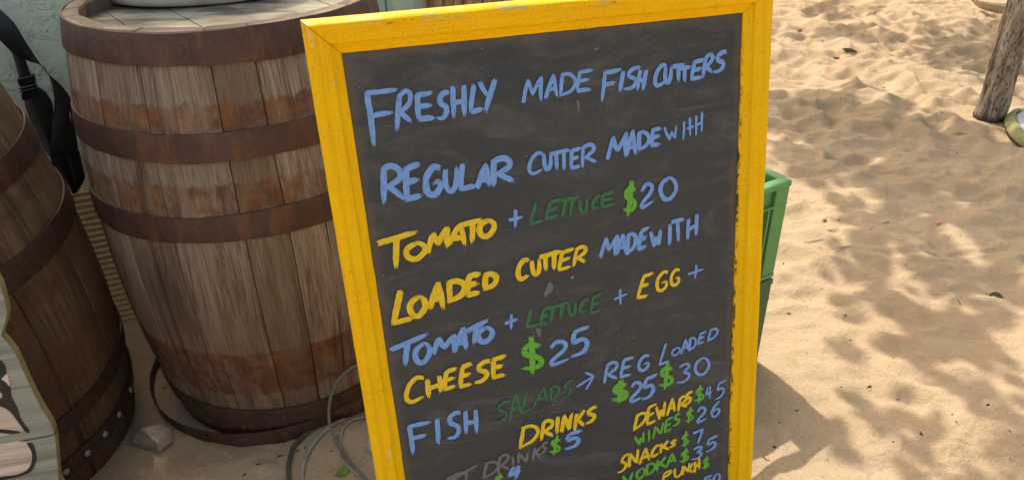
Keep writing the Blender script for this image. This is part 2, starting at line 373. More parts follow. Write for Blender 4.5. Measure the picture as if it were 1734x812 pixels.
SAND = m_sand()
IRON = m_iron('rusty_iron', (.098, .052, .042), (.052, .030, .026), (.19, .08, .04)); IRON2 = m_iron('dark_rusty_iron', (.060, .032, .024), (.032, .020, .016), (.13, .05, .02))
YEL = m_yellow(); BOARD = m_board(); PLASTER = m_plaster(); HEAD = m_head(); BARK = m_bark()
BLACKWEB = m_plain('black_webbing', (.010, .012, .017), .55, .2, 200, .5)
BLACKPL = m_plain('black_plastic', (.012, .012, .014), .3, .1, 60, .1)
STEEL = m_plain('bright_steel', (.6, .58, .54), .35, .2, 80, .1, .9)
GREEN = m_plain('green_plastic', (.11, .30, .10), .42, .08, 14, .12, 0, (.15, .28, .11))
GREEN2 = m_plain('dull_green_plastic', (.05, .125, .045), .5, .12, 14, .12, 0, (.10, .14, .07))
WORDS=[('b',70,[('F',229,1201,610,1213,241,508),('R',551,1040,754,954,634,598),('E',855,943,1064,950,872,612),('S',1095,969,1244,956,1146,637),('H',1323,952,1475,957,1353,566),('L',1554,928,1726,909,1627,574),('Y',1687,932,1896,924,1719,550)]),
('b',54,[('M',2293,882,2546,882,2351,571)]),
('b',54,[('A',2612,860,2780,860,2664,562),('D',2822,855,3030,849,2865,564),('E',3074,824,3266,825,3118,562)]),
('b',60,[('F',3428,995,3656,989,3494,602),('I',3687,893,3720,893,3749,629),('S',3760,881,3963,863,3819,606),('H',3967,904,4058,915,4018,637)]),
('b',62,[('C',4224,882,4389,870,4260,607),('U',4393,860,4484,854,4401,647),('T',4513,857,4696,842,4507,638),('T',4616,868,4788,866,4620,670),('E',4803,848,4972,837,4847,607),('R',4988,832,5133,776,5030,560),('S',5157,795,5331,766,5191,536)]),
('b',82,[('R',256,1978,540,1977,299,1512),('E',568,2002,775,1971,603,1563),('G',830,1984,1046,1975,862,1600),('U',1105,1963,1266,1963,1134,1655),('L',1312,1965,1534,1950,1368,1617),('A',1553,1974,1726,1968,1608,1671),('R',1781,1977,2075,1946,1791,1625)]),
('b',59,[('C',2295,1894,2496,1880,2332,1612)]),
('b',57,[('U',2535,1859,2637,1858,2545,1639),('T',2642,1884,2805,1876,2645,1639),('T',2739,1894,2914,1891,2754,1630),('E',2931,1891,3068,1881,2953,1636),('R',3098,1898,3309,1846,3111,1615)]),
('b',63,[('M',3488,1837,3769,1817,3552,1512),('A',3782,1821,3928,1828,3817,1472),('D',3975,1770,4136,1744,3975,1513),('E',4170,1731,4311,1728,4196,1499)]),
('b',40,[('W',4420,1678,4607,1677,4391,1492),('I',4682,1704,4701,1702,4692,1442),('t',4750,1660,4868,1663,4743,1393),('H',4892,1670,4986,1626,4893,1381)]),
('y',80,[('T',38,2959,574,2892,110,2534),('O',450,2856,722,2857,478,2629),('M',764,2803,1046,2743,833,2524),('A',1057,2736,1294,2770,1155,2432),('T',1264,2760,1541,2735,1304,2467),('O',1507,2690,1732,2697,1535,2461)]),
('b',50,[('+',1957,2629,2152,2639,1978,2370)]),
('d',55,[('L',2266,2631,2471,2609,2369,2327)]),
('d',57,[('E',2505,2597,2690,2569,2592,2347),('T',2682,2601,2833,2599,2753,2343),('T',2800,2591,2968,2591,2858,2331),('U',3037,2571,3150,2567,3036,2387),('C',3224,2547,3333,2537,3253,2365),('E',3383,2545,3586,2516,3390,2359)]),
('g',72,[('$',3709,2694,3907,2710,3750,2240)]),
('b',63,[('2',3995,2660,4192,2610,4012,2319),('0',4304,2571,4569,2589,4313,2245)]),
('y',84,[('L',147,3771,425,3752,304,3291),('O',393,3722,616,3740,444,3426),('A',701,3646,891,3675,763,3266),('D',983,3600,1225,3560,994,3298),('E',1257,3547,1437,3543,1307,3254),('D',1521,3506,1699,3484,1542,3275)]),
('y',72,[('C',2022,3452,2197,3431,2043,3165),('U',2259,3408,2372,3410,2259,3188),('T',2381,3372,2551,3368,2385,3142),('T',2505,3383,2675,3374,2531,3128)]),
('y',58,[('E',2657,3407,2846,3385,2729,3132),('R',2892,3387,3085,3358,2946,3117)]),
('b',64,[('M',3326,3323,3561,3330,3411,3012),('A',3589,3323,3743,3333,3626,3013),('D',3760,3346,3900,3283,3776,3050),('E',3940,3306,4068,3272,3999,3018),('W',4164,3298,4322,3284,4154,3055),('I',4443,3305,4475,3306,4456,2983),('T',4505,3292,4714,3280,4493,2952),('H',4763,3281,4912,3230,4773,2946)]),
('y',58,[('E',3914,4113,4081,4101,4032,3756),('G',4235,4061,4417,4051,4262,3757),('G',4480,4008,4630,4006,4497,3751)]),
('b',42,[('+',4769,3962,5035,3942,4792,3748)]),
('b',41,[('+',3530,4172,3742,4144,3530,3913)]),
('b',82,[('T',-32,4528,514,4398,62,4167),('O',376,4471,596,4472,425,4174),('M',663,4375,976,4395,735,4117),('A',974,4414,1160,4406,1055,4046),('T',1104,4389,1459,4276,1181,4104),('O',1337,4322,1558,4346,1367,4095)]),
('b',53,[('+',1767,4219,1961,4206,1791,3978)]),
('d',55,[('L',2088,4238,2326,4233,2183,3966),('E',2318,4251,2453,4230,2386,4002),('T',2407,4230,2570,4229,2463,3988),('T',2558,4232,2735,4213,2612,3974)]),
('d',51,[('U',2789,4191,2895,4188,2788,3981),('C',2948,4164,3074,4155,2988,3966),('E',3131,4221,3276,4196,3185,3944)]),
('y',71,[('C',164,5090,431,5083,230,4706),('H',520,5064,711,5030,525,4775),('E',757,5001,936,4982,817,4705),('E',1008,5020,1172,5005,1066,4683),('S',1220,5003,1439,4981,1291,4681),('E',1517,4978,1708,4968,1557,4654)]),
('g',93,[('$',2003,4995,2336,5009,1995,4452)]),
('b',74,[('2',2445,4971,2727,4961,2458,4582),('5',2788,4901,3075,4860,2809,4473)]),
('b',71,[('F',165,5976,476,5992,173,5486),('I',556,5901,587,5903,587,5473),('S',712,5866,926,5857,753,5432),('H',1016,5835,1181,5861,1039,5435)]),
('d',42,[('S',1452,5761,1676,5761,1540,5420),('A',1716,5794,1913,5693,1757,5375),('L',1912,5701,2098,5654,2026,5343),('A',2114,5644,2352,5589,2194,5350),('D',2402,5601,2547,5546,2417,5352),('S',2582,5602,2753,5558,2635,5334)]),
('b',38,[('>',2848,5524,3133,5522,2862,5240)]),
('y',64,[('D',1836,6325,2122,6284,1913,5963),('R',2206,6271,2404,6235,2252,5955),('I',2463,6206,2492,6207,2492,5914),('N',2555,6200,2695,6187,2605,5908)]),
('y',67,[('K',2773,6232,2938,6184,2818,5930),('S',2969,6169,3145,6123,3000,5920)]),
('x',49,[('F',660,6701,903,6637,641,6578),('T',767,6747,1105,6620,804,6580),('D',1201,6730,1432,6706,1266,6459),('R',1452,6711,1640,6665,1497,6410),('I',1708,6627,1731,6628,1704,6446),('N',1800,6599,1949,6610,1814,6416),('K',2032,6615,2172,6593,2087,6386),('S',2158,6524,2264,6508,2215,6338)]),
('g',58,[('$',2324,6568,2502,6592,2384,6264)]),
('b',73,[('5',2604,6563,2850,6548,2639,6276)]),
('g',55,[('$',1344,6974,1502,6973,1404,6738)]),
('b',72,[('4',1588,6893,1808,6874,1645,6668)]),
('b',54,[('R',3310,5493,3535,5451,3370,5166),('E',3594,5443,3767,5441,3664,5139),('G',3907,5410,4095,5393,3921,5155)]),
('b',41,[('L',4277,5374,4440,5337,4390,5004),('O',4498,5254,4644,5245,4508,5124),('A',4672,5251,4809,5224,4678,5014),('D',4823,5220,4936,5182,4814,5008),('E',4966,5146,5083,5119,5002,4961),('D',5149,5129,5305,5096,5191,4928)]),
('g',87,[('$',3449,5881,3717,5899,3467,5512)]),
('b',63,[('2',3763,5947,3952,5949,3787,5594),('5',3959,5958,4171,5929,4015,5569)]),
('g',74,[('$',4274,5809,4525,5825,4297,5379)]),
('b',49,[('3',4595,5794,4821,5774,4621,5466),('0',4918,5713,5178,5736,4928,5403)]),
('y',54,[('D',3806,6502,4003,6422,3869,6228),('E',4045,6443,4194,6414,4076,6125),('W',4236,6406,4386,6342,4224,6143),('A',4410,6356,4561,6319,4439,6074),('R',4621,6334,4783,6280,4641,6097),('S',4736,6243,4860,6206,4760,6041)]),
('g',50,[('$',4924,6240,5102,6235,4935,5947)]),
('b',39,[('4',5127,6226,5241,6216,5133,5993),('5',5307,6277,5469,6241,5347,5970)]),
('g',46,[('W',3869,6820,4023,6765,3828,6627),('I',4068,6781,4093,6780,4071,6559),('N',4156,6743,4314,6689,4186,6524),('E',4367,6684,4491,6651,4396,6446),('S',4526,6611,4650,6574,4543,6408)]),
('g',43,[('$',4749,6599,4907,6594,4772,6334)]),
('b',47,[('2',4979,6658,5152,6636,4976,6376),('6',5231,6618,5405,6597,5262,6341)]),
('y',55,[('S',3502,7278,3659,7232,3568,6976),('N',3712,7208,3864,7145,3728,6954),('A',3905,7195,4081,7154,3930,6932),('C',4117,7125,4259,7085,4137,6937),('K',4294,7079,4437,7040,4303,6889),('S',4455,7014,4573,6987,4473,6903)]),
('g',48,[('$',4677,7065,4821,7053,4694,6787)]),
('b',44,[('7',4912,7077,5093,7035,4902,6830)]),
('g',52,[('V',3610,7555,3793,7517,3587,7352),('O',3836,7501,3989,7481,3854,7310),('D',4024,7475,4185,7429,4038,7259),('K',4221,7427,4382,7385,4240,7209),('A',4400,7398,4573,7339,4422,7180)]),
('g',52,[('$',4653,7388,4817,7385,4688,7134)]),
('b',49,[('3',4871,7381,5073,7368,4898,7151),('5',5145,7296,5348,7251,5170,7047)]),
('y',45,[('P',4327,7664,4490,7614,4357,7517),('U',4545,7661,4691,7642,4563,7475),('N',4709,7643,4822,7602,4726,7468),('C',4848,7634,4940,7611,4854,7467),('H',4948,7662,5028,7603,4945,7428)]),
('g',45,[('$',5077,7637,5214,7635,5110,7406)]),
('b',46,[('E',5131,7977,5288,7961,5143,7830),('0',5309,8028,5440,8004,5316,7825)])]


SHADE=[ (2.29,5.10,0.30),(1.95,4.53,0.22),(2.13,4.46,0.20),(2.60,4.06,0.35),(2.63,3.84,0.40),(3.04,4.42,0.30),(2.70,4.44,0.15),(1.45,3.21,0.18),(1.34,3.30,0.12),(1.21,3.07,0.15),(1.49,3.06,0.25),(1.27,2.86,0.20),(1.57,2.88,0.30),(1.73,2.91,0.30),(1.71,3.32,0.15),(1.36,2.67,0.25),(1.55,2.64,0.30),(1.76,2.68,0.30),(1.91,2.62,0.35),(1.19,2.65,0.15),(1.26,2.54,0.20),(1.39,2.48,0.20),(1.54,2.42,0.25),(1.70,2.41,0.30),(1.83,2.36,0.30),(1.53,2.26,0.20),(1.66,2.19,0.25),(1.13,2.49,0.10),(1.08,2.14,0.12),(1.18,2.18,0.08),(1.10,2.04,0.08),(1.20,2.06,0.10),(1.29,2.10,0.08),(1.29,2.00,0.08),(1.49,2.03,0.20),(1.56,1.95,0.20),(1.42,2.11,0.10),(1.20,1.86,0.06),(1.18,1.93,0.05),(1.07,1.85,0.05),(1.31,1.84,0.12),(1.41,1.79,0.15),(1.27,1.70,0.12),(1.35,1.64,0.15),(0.92,1.66,0.04),(1.04,1.71,0.06),(1.06,1.61,0.07),(1.22,1.76,0.06),(1.24,1.58,0.12),(1.28,1.49,0.12),(1.15,1.54,0.08),(1.04,1.47,0.05),(0.96,1.49,0.05),(1.05,1.40,0.04),(1.19,1.44,0.10),(1.21,1.35,0.10),(1.14,1.31,0.06),(0.79,1.26,0.04),(0.81,1.21,0.04),(0.90,1.26,0.03),(0.92,1.19,0.04),(0.86,1.13,0.05),(0.91,1.08,0.05),(1.08,1.24,0.04),(1.08,1.16,0.04),(1.07,1.28,0.03),(0.79,1.07,0.04),(0.71,1.13,0.03) ]
DABS=[(0.2493, 0.3687, 0.0055, 0.0115, -0.5, 's'),
(0.2293, 0.4355, 0.004, 0.008, 0.2, 's'),
(0.2873, 0.3566, 0.002, 0.0022, 0, 'b'),
(0.3384, 0.0284, 0.0045, 0.001, 0.1, 'w'),
(0.3646, 0.0208, 0.0008, 0.0008, 0, 'w'),
(0.0899, 0.0678, 0.0012, 0.0012, 0, 'w'),
(0.3085, 0.1013, 0.0016, 0.008, 0.1, 'w'),
(0.4098, 0.6961, 0.002, 0.002, 0, 's')]

# ------------------------------------------------------------------ sand
WALL_P = Vector((-1.07, 1.70, 0)); WALL_D = Vector((.9272, .3746, 0)); WALL_N = Vector((.3746, -.9272, 0))
def perlin(x, y, seed):
    rs = np.random.RandomState(seed); perm = rs.permutation(512); ang = rs.rand(512)*2*np.pi
    xi = np.floor(x).astype(int); yi = np.floor(y).astype(int); fx = x-xi; fy = y-yi
    def g(i, j):
        a = ang[perm[(perm[(xi+i) & 511]+(yi+j)) & 511]]
        return np.cos(a)*(fx-i)+np.sin(a)*(fy-j)
    s = lambda t: t*t*t*(t*(t*6-15)+10)
    sx, sy = s(fx), s(fy)
    return ((g(0, 0)*(1-sx)+g(1, 0)*sx)*(1-sy)+(g(0, 1)*(1-sx)+g(1, 1)*sx)*sy)*1.5
rs = np.random.RandomState(3)
GX0, GY0, GS = -4.0, 0.0, .0125
GW, GH = 880, 800
pg = np.zeros((GH, GW))
for _ in range(1500):       # footprints and scuffs
    px, py = rs.uniform(-3, 6.5), rs.uniform(.3, 9.5); an = rs.uniform(0, math.pi); sc = rs.uniform(.6, 1.3)
    dp = rs.uniform(.3, 1.0)*(.016+.022*min(1, max(0, (math.hypot(px-.6, py-1.2)-.8)/1.8)))
    rad_ = .42*sc; i0, i1 = int((py-rad_-GY0)/GS), int((py+rad_-GY0)/GS); j0, j1 = int((px-rad_-GX0)/GS), int((px+rad_-GX0)/GS)
    i0, j0 = max(0, i0), max(0, j0); i1, j1 = min(GH, i1), min(GW, j1)
    if i1 <= i0 or j1 <= j0: continue
    yy, xx = np.mgrid[i0:i1, j0:j1]; dx = xx*GS+GX0-px; dy = yy*GS+GY0-py; c, s = math.cos(an), math.sin(an)
    q = ((dx*c+dy*s)/(.14*sc))**2+((-dx*s+dy*c)/(.062*sc))**2
    pg[i0:i1, j0:j1] += dp*(-np.exp(-q*1.3)+.55*np.exp(-(np.sqrt(q)-1.45)**2*4.5))
def prints_h(x, y):
    u_ = np.clip((x-GX0)/GS, 0, GW-1.001); v_ = np.clip((y-GY0)/GS, 0, GH-1.001)
    i = v_.astype(int); j = u_.astype(int); fy = v_-i; fx = u_-j
    return (pg[i, j]*(1-fx)+pg[i, j+1]*fx)*(1-fy)+(pg[i+1, j]*(1-fx)+pg[i+1, j+1]*fx)*fy
flat_spots = [(-.553, 1.486, .34, 0), (-1.05, 1.10, .34, .0), (-.8, .86, .25, 0), (.42, 1.55, .34, -.004), (.35, .78, .12, 0), (-.18, .76, .1, 0),
              (2.12, 3.03, .12, .012), (2.17, 2.88, .24, .0), (.15, 1.25, .12, 0), (-.3, 1.18, .22, 0), (-.8, 1.21, .12, 0)]
def sand_h(x, y):
    wx = x+.10*perlin(x*2.2, y*2.2, 11); wy = y+.10*perlin(x*2.2+7, y*2.2, 12)
    h = .030*perlin(wx*1.3, wy*1.6, 1)
    a = perlin(wx*2.6+3, wy*5.0, 2); b = perlin(wx*5.2, wy*11, 4)
    h += .036*(.35-np.abs(a))+.018*(.3-np.abs(b))
    h += .010*perlin(x*13, y*17, 5)
    d1 = perlin(wx*3.0+40, wy*3.0, 8)
    h += -.022*np.clip(d1-.12, 0, 1)
    d2 = perlin(wx*5+9, wy*7.5, 14); h += .016*(.3-np.abs(d2))**2*4
    h += .72*prints_h(x+.02*perlin(x*9, y*9, 31), y+.02*perlin(x*9+5, y*9, 32))
    far = np.clip((np.hypot(x-.6, y-1.2)-.7)/1.6, 0, 1)
    amp = .60+.70*far
    amp = amp*np.where(x < 0, .75, 1)*1
    h *= amp
    h += (.0035+.004*far)*perlin(x*24, y*34, 6)*(.5+.5*perlin(x*3, y*3, 9))+.0012*perlin(x*90, y*120, 7)
    for px, py, rr, tz in flat_spots:
        w_ = np.exp(-((x-px)**2+(y-py)**2)/(rr*rr*.6))
        h = h*(1-w_)+tz*w_
    # soft mound where the fallen hoop is half buried, sloping ground at the wall
    h += .030*np.exp(-(((x+.36)/.10)**2+((y-1.20)/.05)**2))
    wd = (x-WALL_P.x)*WALL_N.x+(y-WALL_P.y)*WALL_N.y
    sd = (x-WALL_P.x)*WALL_D.x+(y-WALL_P.y)*WALL_D.y
    k_ = (1-np.clip(wd/.25, 0, 1))*np.clip((1.6-sd)/.4, 0, 1)
    h = h*(1-.9*k_)-.03*k_
    return h
na = 1000
ang = np.concatenate([np.linspace(-52, 52, na, endpoint=False), np.linspace(52, 308, 150, endpoint=False)])
ang = np.radians(ang); nr = 820
rad = np.concatenate([np.geomspace(.45, 9, nr-60, endpoint=False), np.geomspace(9, 300, 60)])
A_, R_ = np.meshgrid(ang, rad)
X_ = R_*np.sin(A_); Y_ = R_*np.cos(A_)
Z_ = sand_h(X_, Y_)*np.clip(1.5-R_/30, 0, 1)
nA = len(ang); nR = len(rad)
co = np.stack([X_, Y_, Z_], -1).reshape(-1, 3)
co = np.vstack([co, [[0, 0, float(Z_[0].mean())]]])
idx = np.arange(nA*nR).reshape(nR, nA); nx = np.roll(idx, -1, 1)
q = np.stack([idx[:-1], idx[1:], nx[1:], nx[:-1]], -1).reshape(-1, 4)
tr = np.stack([np.full(nA, nA*nR), idx[0], nx[0]], -1)
me = bpy.data.meshes.new('sand')
me.vertices.add(len(co)); me.vertices.foreach_set('co', co.astype(np.float32).ravel())
loops = np.concatenate([q.ravel(), tr.ravel()]).astype(np.int32)
starts = np.concatenate([np.arange(len(q))*4, len(q)*4+np.arange(len(tr))*3]).astype(np.int32)
me.loops.add(len(loops)); me.loops.foreach_set('vertex_index', loops)
me.polygons.add(len(starts)); me.polygons.foreach_set('loop_start', starts)
me.polygons.foreach_set('use_smooth', [True]*len(starts))
me.update(calc_edges=True); me.validate()
me.materials.append(SAND)
sand = bpy.data.objects.new('sand', me); C.objects.link(sand); tag(sand, kind='structure')
def gz(x, y): return float(sand_h(np.array([float(x)]), np.array([float(y)]))[0])
if me.polygons[0].normal.z < 0: me.flip_normals()

# ------------------------------------------------------------------ hut wall
def wall_T(s=0, off=0, z=0):
    m = Matrix((WALL_D, -WALL_N, Vector((0, 0, 1)))).transposed().to_4x4()
    m.translation = WALL_P+WALL_D*s+WALL_N*off+Vector((0, 0, z)); return m
hut = empty('hut_wall'); hut.matrix_world = wall_T()
tag(hut, 'mint green plastered hut wall with brown peeling cracks, behind the barrels', 'wall')
m = MB(); m.box((-.9, 0, -.25), (.93, .14, .95)); m.build('plaster_panel', PLASTER, hut)
m = MB(); m.box((.9305, .001, -.25), (1.272, .14, .95)); m.build('plaster_panel', PLASTER, hut)
WOODCAP = m_plank('brown_trim_wood', (.20, .13, .08), (.09, .055, .035), 'z')
m = MB(); m.bbox((1.273, -.02, -.25), (1.36, .16, .949), .004); m.build('corner_board', WOODCAP, hut)
MINT2 = m_plain('pale_mint_wood', (.47, .60, .53), .6, .1, 25, .2, 0, (.40, .46, .40))
for s0, s1, d in ((.780, .800, .022), (.806, .822, .012)):
    m = MB(); m.bbox((s0, -d, -.2), (s1, -.001, .949), .003); m.build('moulding', MINT2, hut)
m = MB(); m.bbox((-.92, -.02, .952), (1.39, .16, .978), .006); m.build('wall_cap', WOODCAP, hut)
POST = m_plank('golden_post_wood', (.47, .30, .14), (.24, .135, .055), 'z')
post = empty('wooden_post'); post.matrix_world = wall_T(.915, 0)
tag(post, 'broad golden brown wooden post standing against the mint wall behind the menu board', 'post')
ps = MB()
for i in range(9):
    a = i*.0275; w_ = .0275
    ps.bbox((a, -.075-.0025*(i % 2), -.25), (a+w_-.0012, -.022, 1.02), .0035)
ps.build('ribbed_face', POST, post)
m = MB(); m.box((.002, -.0225, -.25), (.245, -.003, .949)); m.build('backing_plank', POST, post)

# corrugated sheet at the foot of the wall
CORR = m_plain('tan_corrugated', (.80, .60, .32), .65, .10, 40, .2, 0, (.60, .43, .21))
m = MB(); rows = []
nz = 400
for sgn in (1,):
    for i in range(nz+1):
        z = -.06+(.385+.06)*i/nz; off = .012+.0032*math.sin(z/.0105*2*math.pi*.62)
        rows.append([(s_, -off, z) for s_ in (-.75, -.2, .15, .6)])
m.grid(rows)
rows = [[(x, y+.0025, z) for x, y, z in rw] for rw in rows]; k = len(m.v); m.grid(rows[::-1])
k1 = len(m.v)
m.add([(-.75, -.012, .385), (.6, -.012, .385), (.6, -.004, .385), (-.75, -.004, .385)], [(0, 1, 2, 3)])
cs = m.build('corrugated_sheet', CORR, smooth=True); cs.matrix_world = wall_T()
tag(cs, 'tan corrugated sheet leaning along the foot of the mint wall between the barrels', 'sheet')

# ------------------------------------------------------------------ barrels
def profile(z, H, rb, re): t = (z-H/2)/(H/2); return rb-(rb-re)*t*t
def hoop(parent, z0, z1, H, rb, re, mat, seed, slant=(0, 0), rivets=True, off=.0016, rc=(0, 0), name='hoop', thick=.0025):
    m = MB(); rows = []; rr = random.Random(seed); n = 96
    ph = [rr.uniform(0, 6.28) for _ in range(6)]
    def wob(a, k): return .0016*math.sin(3*a+ph[k])+.0010*math.sin(7*a+ph[k+1])*.6+.0004*math.sin(19*a+ph[k+2])
    ring = []
    for i in range(n):
        a = 2*math.pi*i/n
        dz = slant[0]*math.cos(a)+slant[1]*math.sin(a)
        zt, zb = z1+dz+wob(a, 0), z0+dz+wob(a, 3)
        pt = []
        for z, o in ((zb, off-.001), (zb, off+thick-.0004), (zb+.003, off+thick), ((zb+zt)/2, off+thick+.0004), (zt-.003, off+thick), (zt, off+thick-.0004), (zt, off-.001), ((zb+zt)/2, off-.001)):
            q_ = profile(z, H, rb, re)+o+.0007*math.sin(5*a+ph[1])
            pt.append((rc[0]+q_*math.cos(a), rc[1]+q_*math.sin(a), z))
        ring.append(pt)
    k = len(ring[0])
    vs = [p for rg in ring for p in rg]; fs = []
    for i in range(n):
        for j in range(k):
            a_, b_ = i*k+j, i*k+(j+1) % k; c_, d_ = ((i+1) % n)*k+(j+1) % k, ((i+1) % n)*k+j
            fs.append((a_, d_, c_, b_))
    m.add(vs, fs)
    o = m.build(name, mat, parent); smooth_angle(o, 40)
    return o

def barrel(name, label, loc, tilt, spin, hoops, wood, iron, topwood, rb=.347, H=.89, re=.276, seed=1, ns=18, topT=None):
    root = empty(name, loc); tag(root, label, 'barrel')
    tv = Vector((tilt[0], tilt[1], 1)).normalized()
    root.rotation_mode = 'QUATERNION'
    root.rotation_quaternion = Vector((0, 0, 1)).rotation_difference(tv)
    rr = random.Random(seed)
    ws = [rr.uniform(.72, 1.35) for _ in range(ns)]; tot = sum(ws); a0 = spin
    nz = 26
    for k in range(ns):
        wa = ws[k]/tot*2*math.pi; gap = .0017/rb*.5
        a1, a2 = a0+gap, a0+wa-gap; a0 += wa
        proud = rr.uniform(-.0012, .0008); skew = rr.uniform(-.004, .004); dzt = rr.uniform(-.0012, .0008)
        m = MB(); rows = []; uvs = []; side1 = []; side2 = []; inner = []
        uo = k*1.731
        for i in range(nz+1):
            z = H*i/nz
            if i == nz: z += dzt
            R0 = profile(z, H, rb, re)+proud
            row = []; uv = []
            for q_, dr in ((0, -.0022), (.035, -.0002), (.27, 0), (.5, .0003), (.73, 0), (.965, -.0002), (1, -.0022)):
                a = a1+(a2-a1)*q_+skew*(z/H-.5)
                row.append(((R0+dr)*math.cos(a), (R0+dr)*math.sin(a), z)); uv.append((uo+q_*wa*rb, z))
            rows.append(row); uvs.append(uv)
            s1 = a1+skew*(z/H-.5); s2 = a2+skew*(z/H-.5); Ri = R0-.024
            inner.append([(Ri*math.cos(s1), Ri*math.sin(s1), z), (Ri*math.cos(s2), Ri*math.sin(s2), z)])
        m.grid([r_[::-1] for r_ in rows][::-1], uv=[r_[::-1] for r_ in uvs][::-1])
        iu = [[(uo, r_[0][2]), (uo+wa*rb, r_[1][2])] for r_ in inner]
        m.grid(inner[::-1], uv=iu[::-1])
        m.grid([[rows[i][0], inner[i][0]] for i in range(nz+1)], uv=[[(uo, rows[i][0][2]), (uo+.02, rows[i][0][2])] for i in range(nz+1)])
        m.grid([[inner[i][1], rows[i][-1]] for i in range(nz+1)], uv=[[(uo+.02, rows[i][0][2]), (uo, rows[i][0][2])] for i in range(nz+1)])
        for e in (0, nz):
            poly = rows[e]+[inner[e][1], inner[e][0]]
            if e == 0: poly = poly[::-1]
            m.add(poly, [tuple(range(len(poly)))], [(uo+.05*j, rows[e][0][2]) for j in range(len(poly))])
        o = m.build('stave', wood, root); smooth_angle(o, 30)
    # head of planks, recessed
    for zc, th_ in ((H-.030, .02), (.035, .02)):
        Rh = profile(zc, H, rb, re)-.022
        xs = [-Rh]+[ -Rh+2*Rh*(i+rr.uniform(-.12, .12))/6 for i in range(1, 6)]+[Rh]
        for i in range(6):
            x0, x1 = xs[i]+.0008, xs[i+1]-.0008
            pts = []
            for q_ in range(9): x = x0+(x1-x0)*q_/8; pts.append((x, -math.sqrt(max(0, Rh*Rh-x*x))))
            for q_ in range(8, -1, -1): x = x0+(x1-x0)*q_/8; pts.append((x, math.sqrt(max(0, Rh*Rh-x*x))))
            ang_ = R(38); ca, sa = math.cos(ang_), math.sin(ang_)
            dz = rr.uniform(-.0012, .0012); P_ = [(x*ca-y*sa, x*sa+y*ca) for x, y in pts]
            m = MB(); n = len(P_)
            m.add([(x, y, zc+dz) for x, y in P_]+[(x, y, zc-th_) for x, y in P_],
                  [tuple(range(n)), tuple(range(2*n-1, n-1, -1))]+[(j, j+n, (j+1) % n+n, (j+1) % n) for j in range(n)])
            m.build('head_board', topwood, root)
        if zc > .5:
            m = MB(); n = 64     # worn chamfer ring inside the chime
            ro_, ri_ = profile(H, H, rb, re)-.0225, Rh-.001
            rows = [[(ro_*math.cos(2*math.pi*j/n), ro_*math.sin(2*math.pi*j/n), H-.006) for j in range(n)], [(ri_*math.cos(2*math.pi*j/n), ri_*math.sin(2*math.pi*j/n), zc+.0005) for j in range(n)]]
            m.grid(rows, True); m.build('chime', topwood, root, True)
    for i, hp in enumerate(hoops):
        z0, z1, sl, riv = hp
        ho = hoop(root, z0, z1, H, rb, re, iron, seed*10+i, sl)
        for a in riv:
            zc = (z0+z1)/2+sl[0]*math.cos(a)+sl[1]*math.sin(a)
            rad_ = profile(zc, H, rb, re)+.0062
            rv = MB(); n = 10; rows = []
            for hgt, rq in ((0, .0072), (.0020, .0064), (.0034, .0038), (.0039, .0008)):
                rows.append([(hgt, rq*math.cos(2*math.pi*j/n), rq*math.sin(2*math.pi*j/n)) for j in range(n)])
            k_ = MB(); 
            for rw in rows:
                pass
            cc, ss = math.cos(a), math.sin(a)
            rows = [[((rad_+x)*cc-y*ss, (rad_+x)*ss+y*cc, zc+z) for x, y, z in rw] for rw in rows]
            rv.grid(rows, True); rv.build('rivet', RIVET if seed == 2 else iron, ho, True)
    return root

RIVET = m_plain('pale_rivet', (.30, .27, .24), .5, .25, 200, .3, .2)
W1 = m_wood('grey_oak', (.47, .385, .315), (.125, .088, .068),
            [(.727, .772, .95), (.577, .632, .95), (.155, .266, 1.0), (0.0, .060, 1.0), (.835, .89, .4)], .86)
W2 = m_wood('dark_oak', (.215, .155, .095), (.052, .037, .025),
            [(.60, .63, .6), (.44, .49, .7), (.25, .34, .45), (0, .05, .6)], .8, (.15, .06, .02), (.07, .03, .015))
HEADWOOD = HEAD
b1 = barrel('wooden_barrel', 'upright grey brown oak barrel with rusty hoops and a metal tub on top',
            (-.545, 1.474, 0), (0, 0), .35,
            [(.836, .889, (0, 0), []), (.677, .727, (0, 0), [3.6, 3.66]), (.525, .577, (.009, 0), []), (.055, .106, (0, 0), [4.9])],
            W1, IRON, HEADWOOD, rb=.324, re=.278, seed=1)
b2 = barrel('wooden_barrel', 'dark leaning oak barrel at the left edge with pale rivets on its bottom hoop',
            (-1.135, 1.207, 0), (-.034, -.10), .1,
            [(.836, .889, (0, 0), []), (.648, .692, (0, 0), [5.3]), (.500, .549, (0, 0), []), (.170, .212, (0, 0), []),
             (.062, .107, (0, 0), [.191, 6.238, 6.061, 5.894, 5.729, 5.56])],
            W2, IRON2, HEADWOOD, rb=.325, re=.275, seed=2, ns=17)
# lifted lap of a hoop on the dark barrel
# fallen hoop lying round the foot of the barrel
lh = empty('fallen_hoop', (-.582, 1.462, .0)); tag(lh, 'loose rusty iron hoop fallen on the sand round the foot of the grey barrel', 'hoop')
lh.rotation_euler = (R(1.5), R(-3.5), 0)
m = MB(); n = 120; ring = []
for i in range(n):
    a = 2*math.pi*i/n; rr_ = .290+.008*math.cos(2*a+.5)
    ring.append([(rr_*math.cos(a)*1.0, rr_*math.sin(a), .0), ((rr_+.002)*math.cos(a), (rr_+.002)*math.sin(a), .0), ((rr_+.006)*math.cos(a), (rr_+.006)*math.sin(a), .05), ((rr_+.004)*math.cos(a), (rr_+.004)*math.sin(a), .05)])
vs = [p for g_ in ring for p in g_]; fs = []
for i in range(n):
    for j in range(4):
        fs.append((i*4+j, ((i+1) % n)*4+j, ((i+1) % n)*4+(j+1) % 4, i*4+(j+1) % 4))
m.add(vs, fs); smooth_angle(m.build('band', IRON, lh), 40)
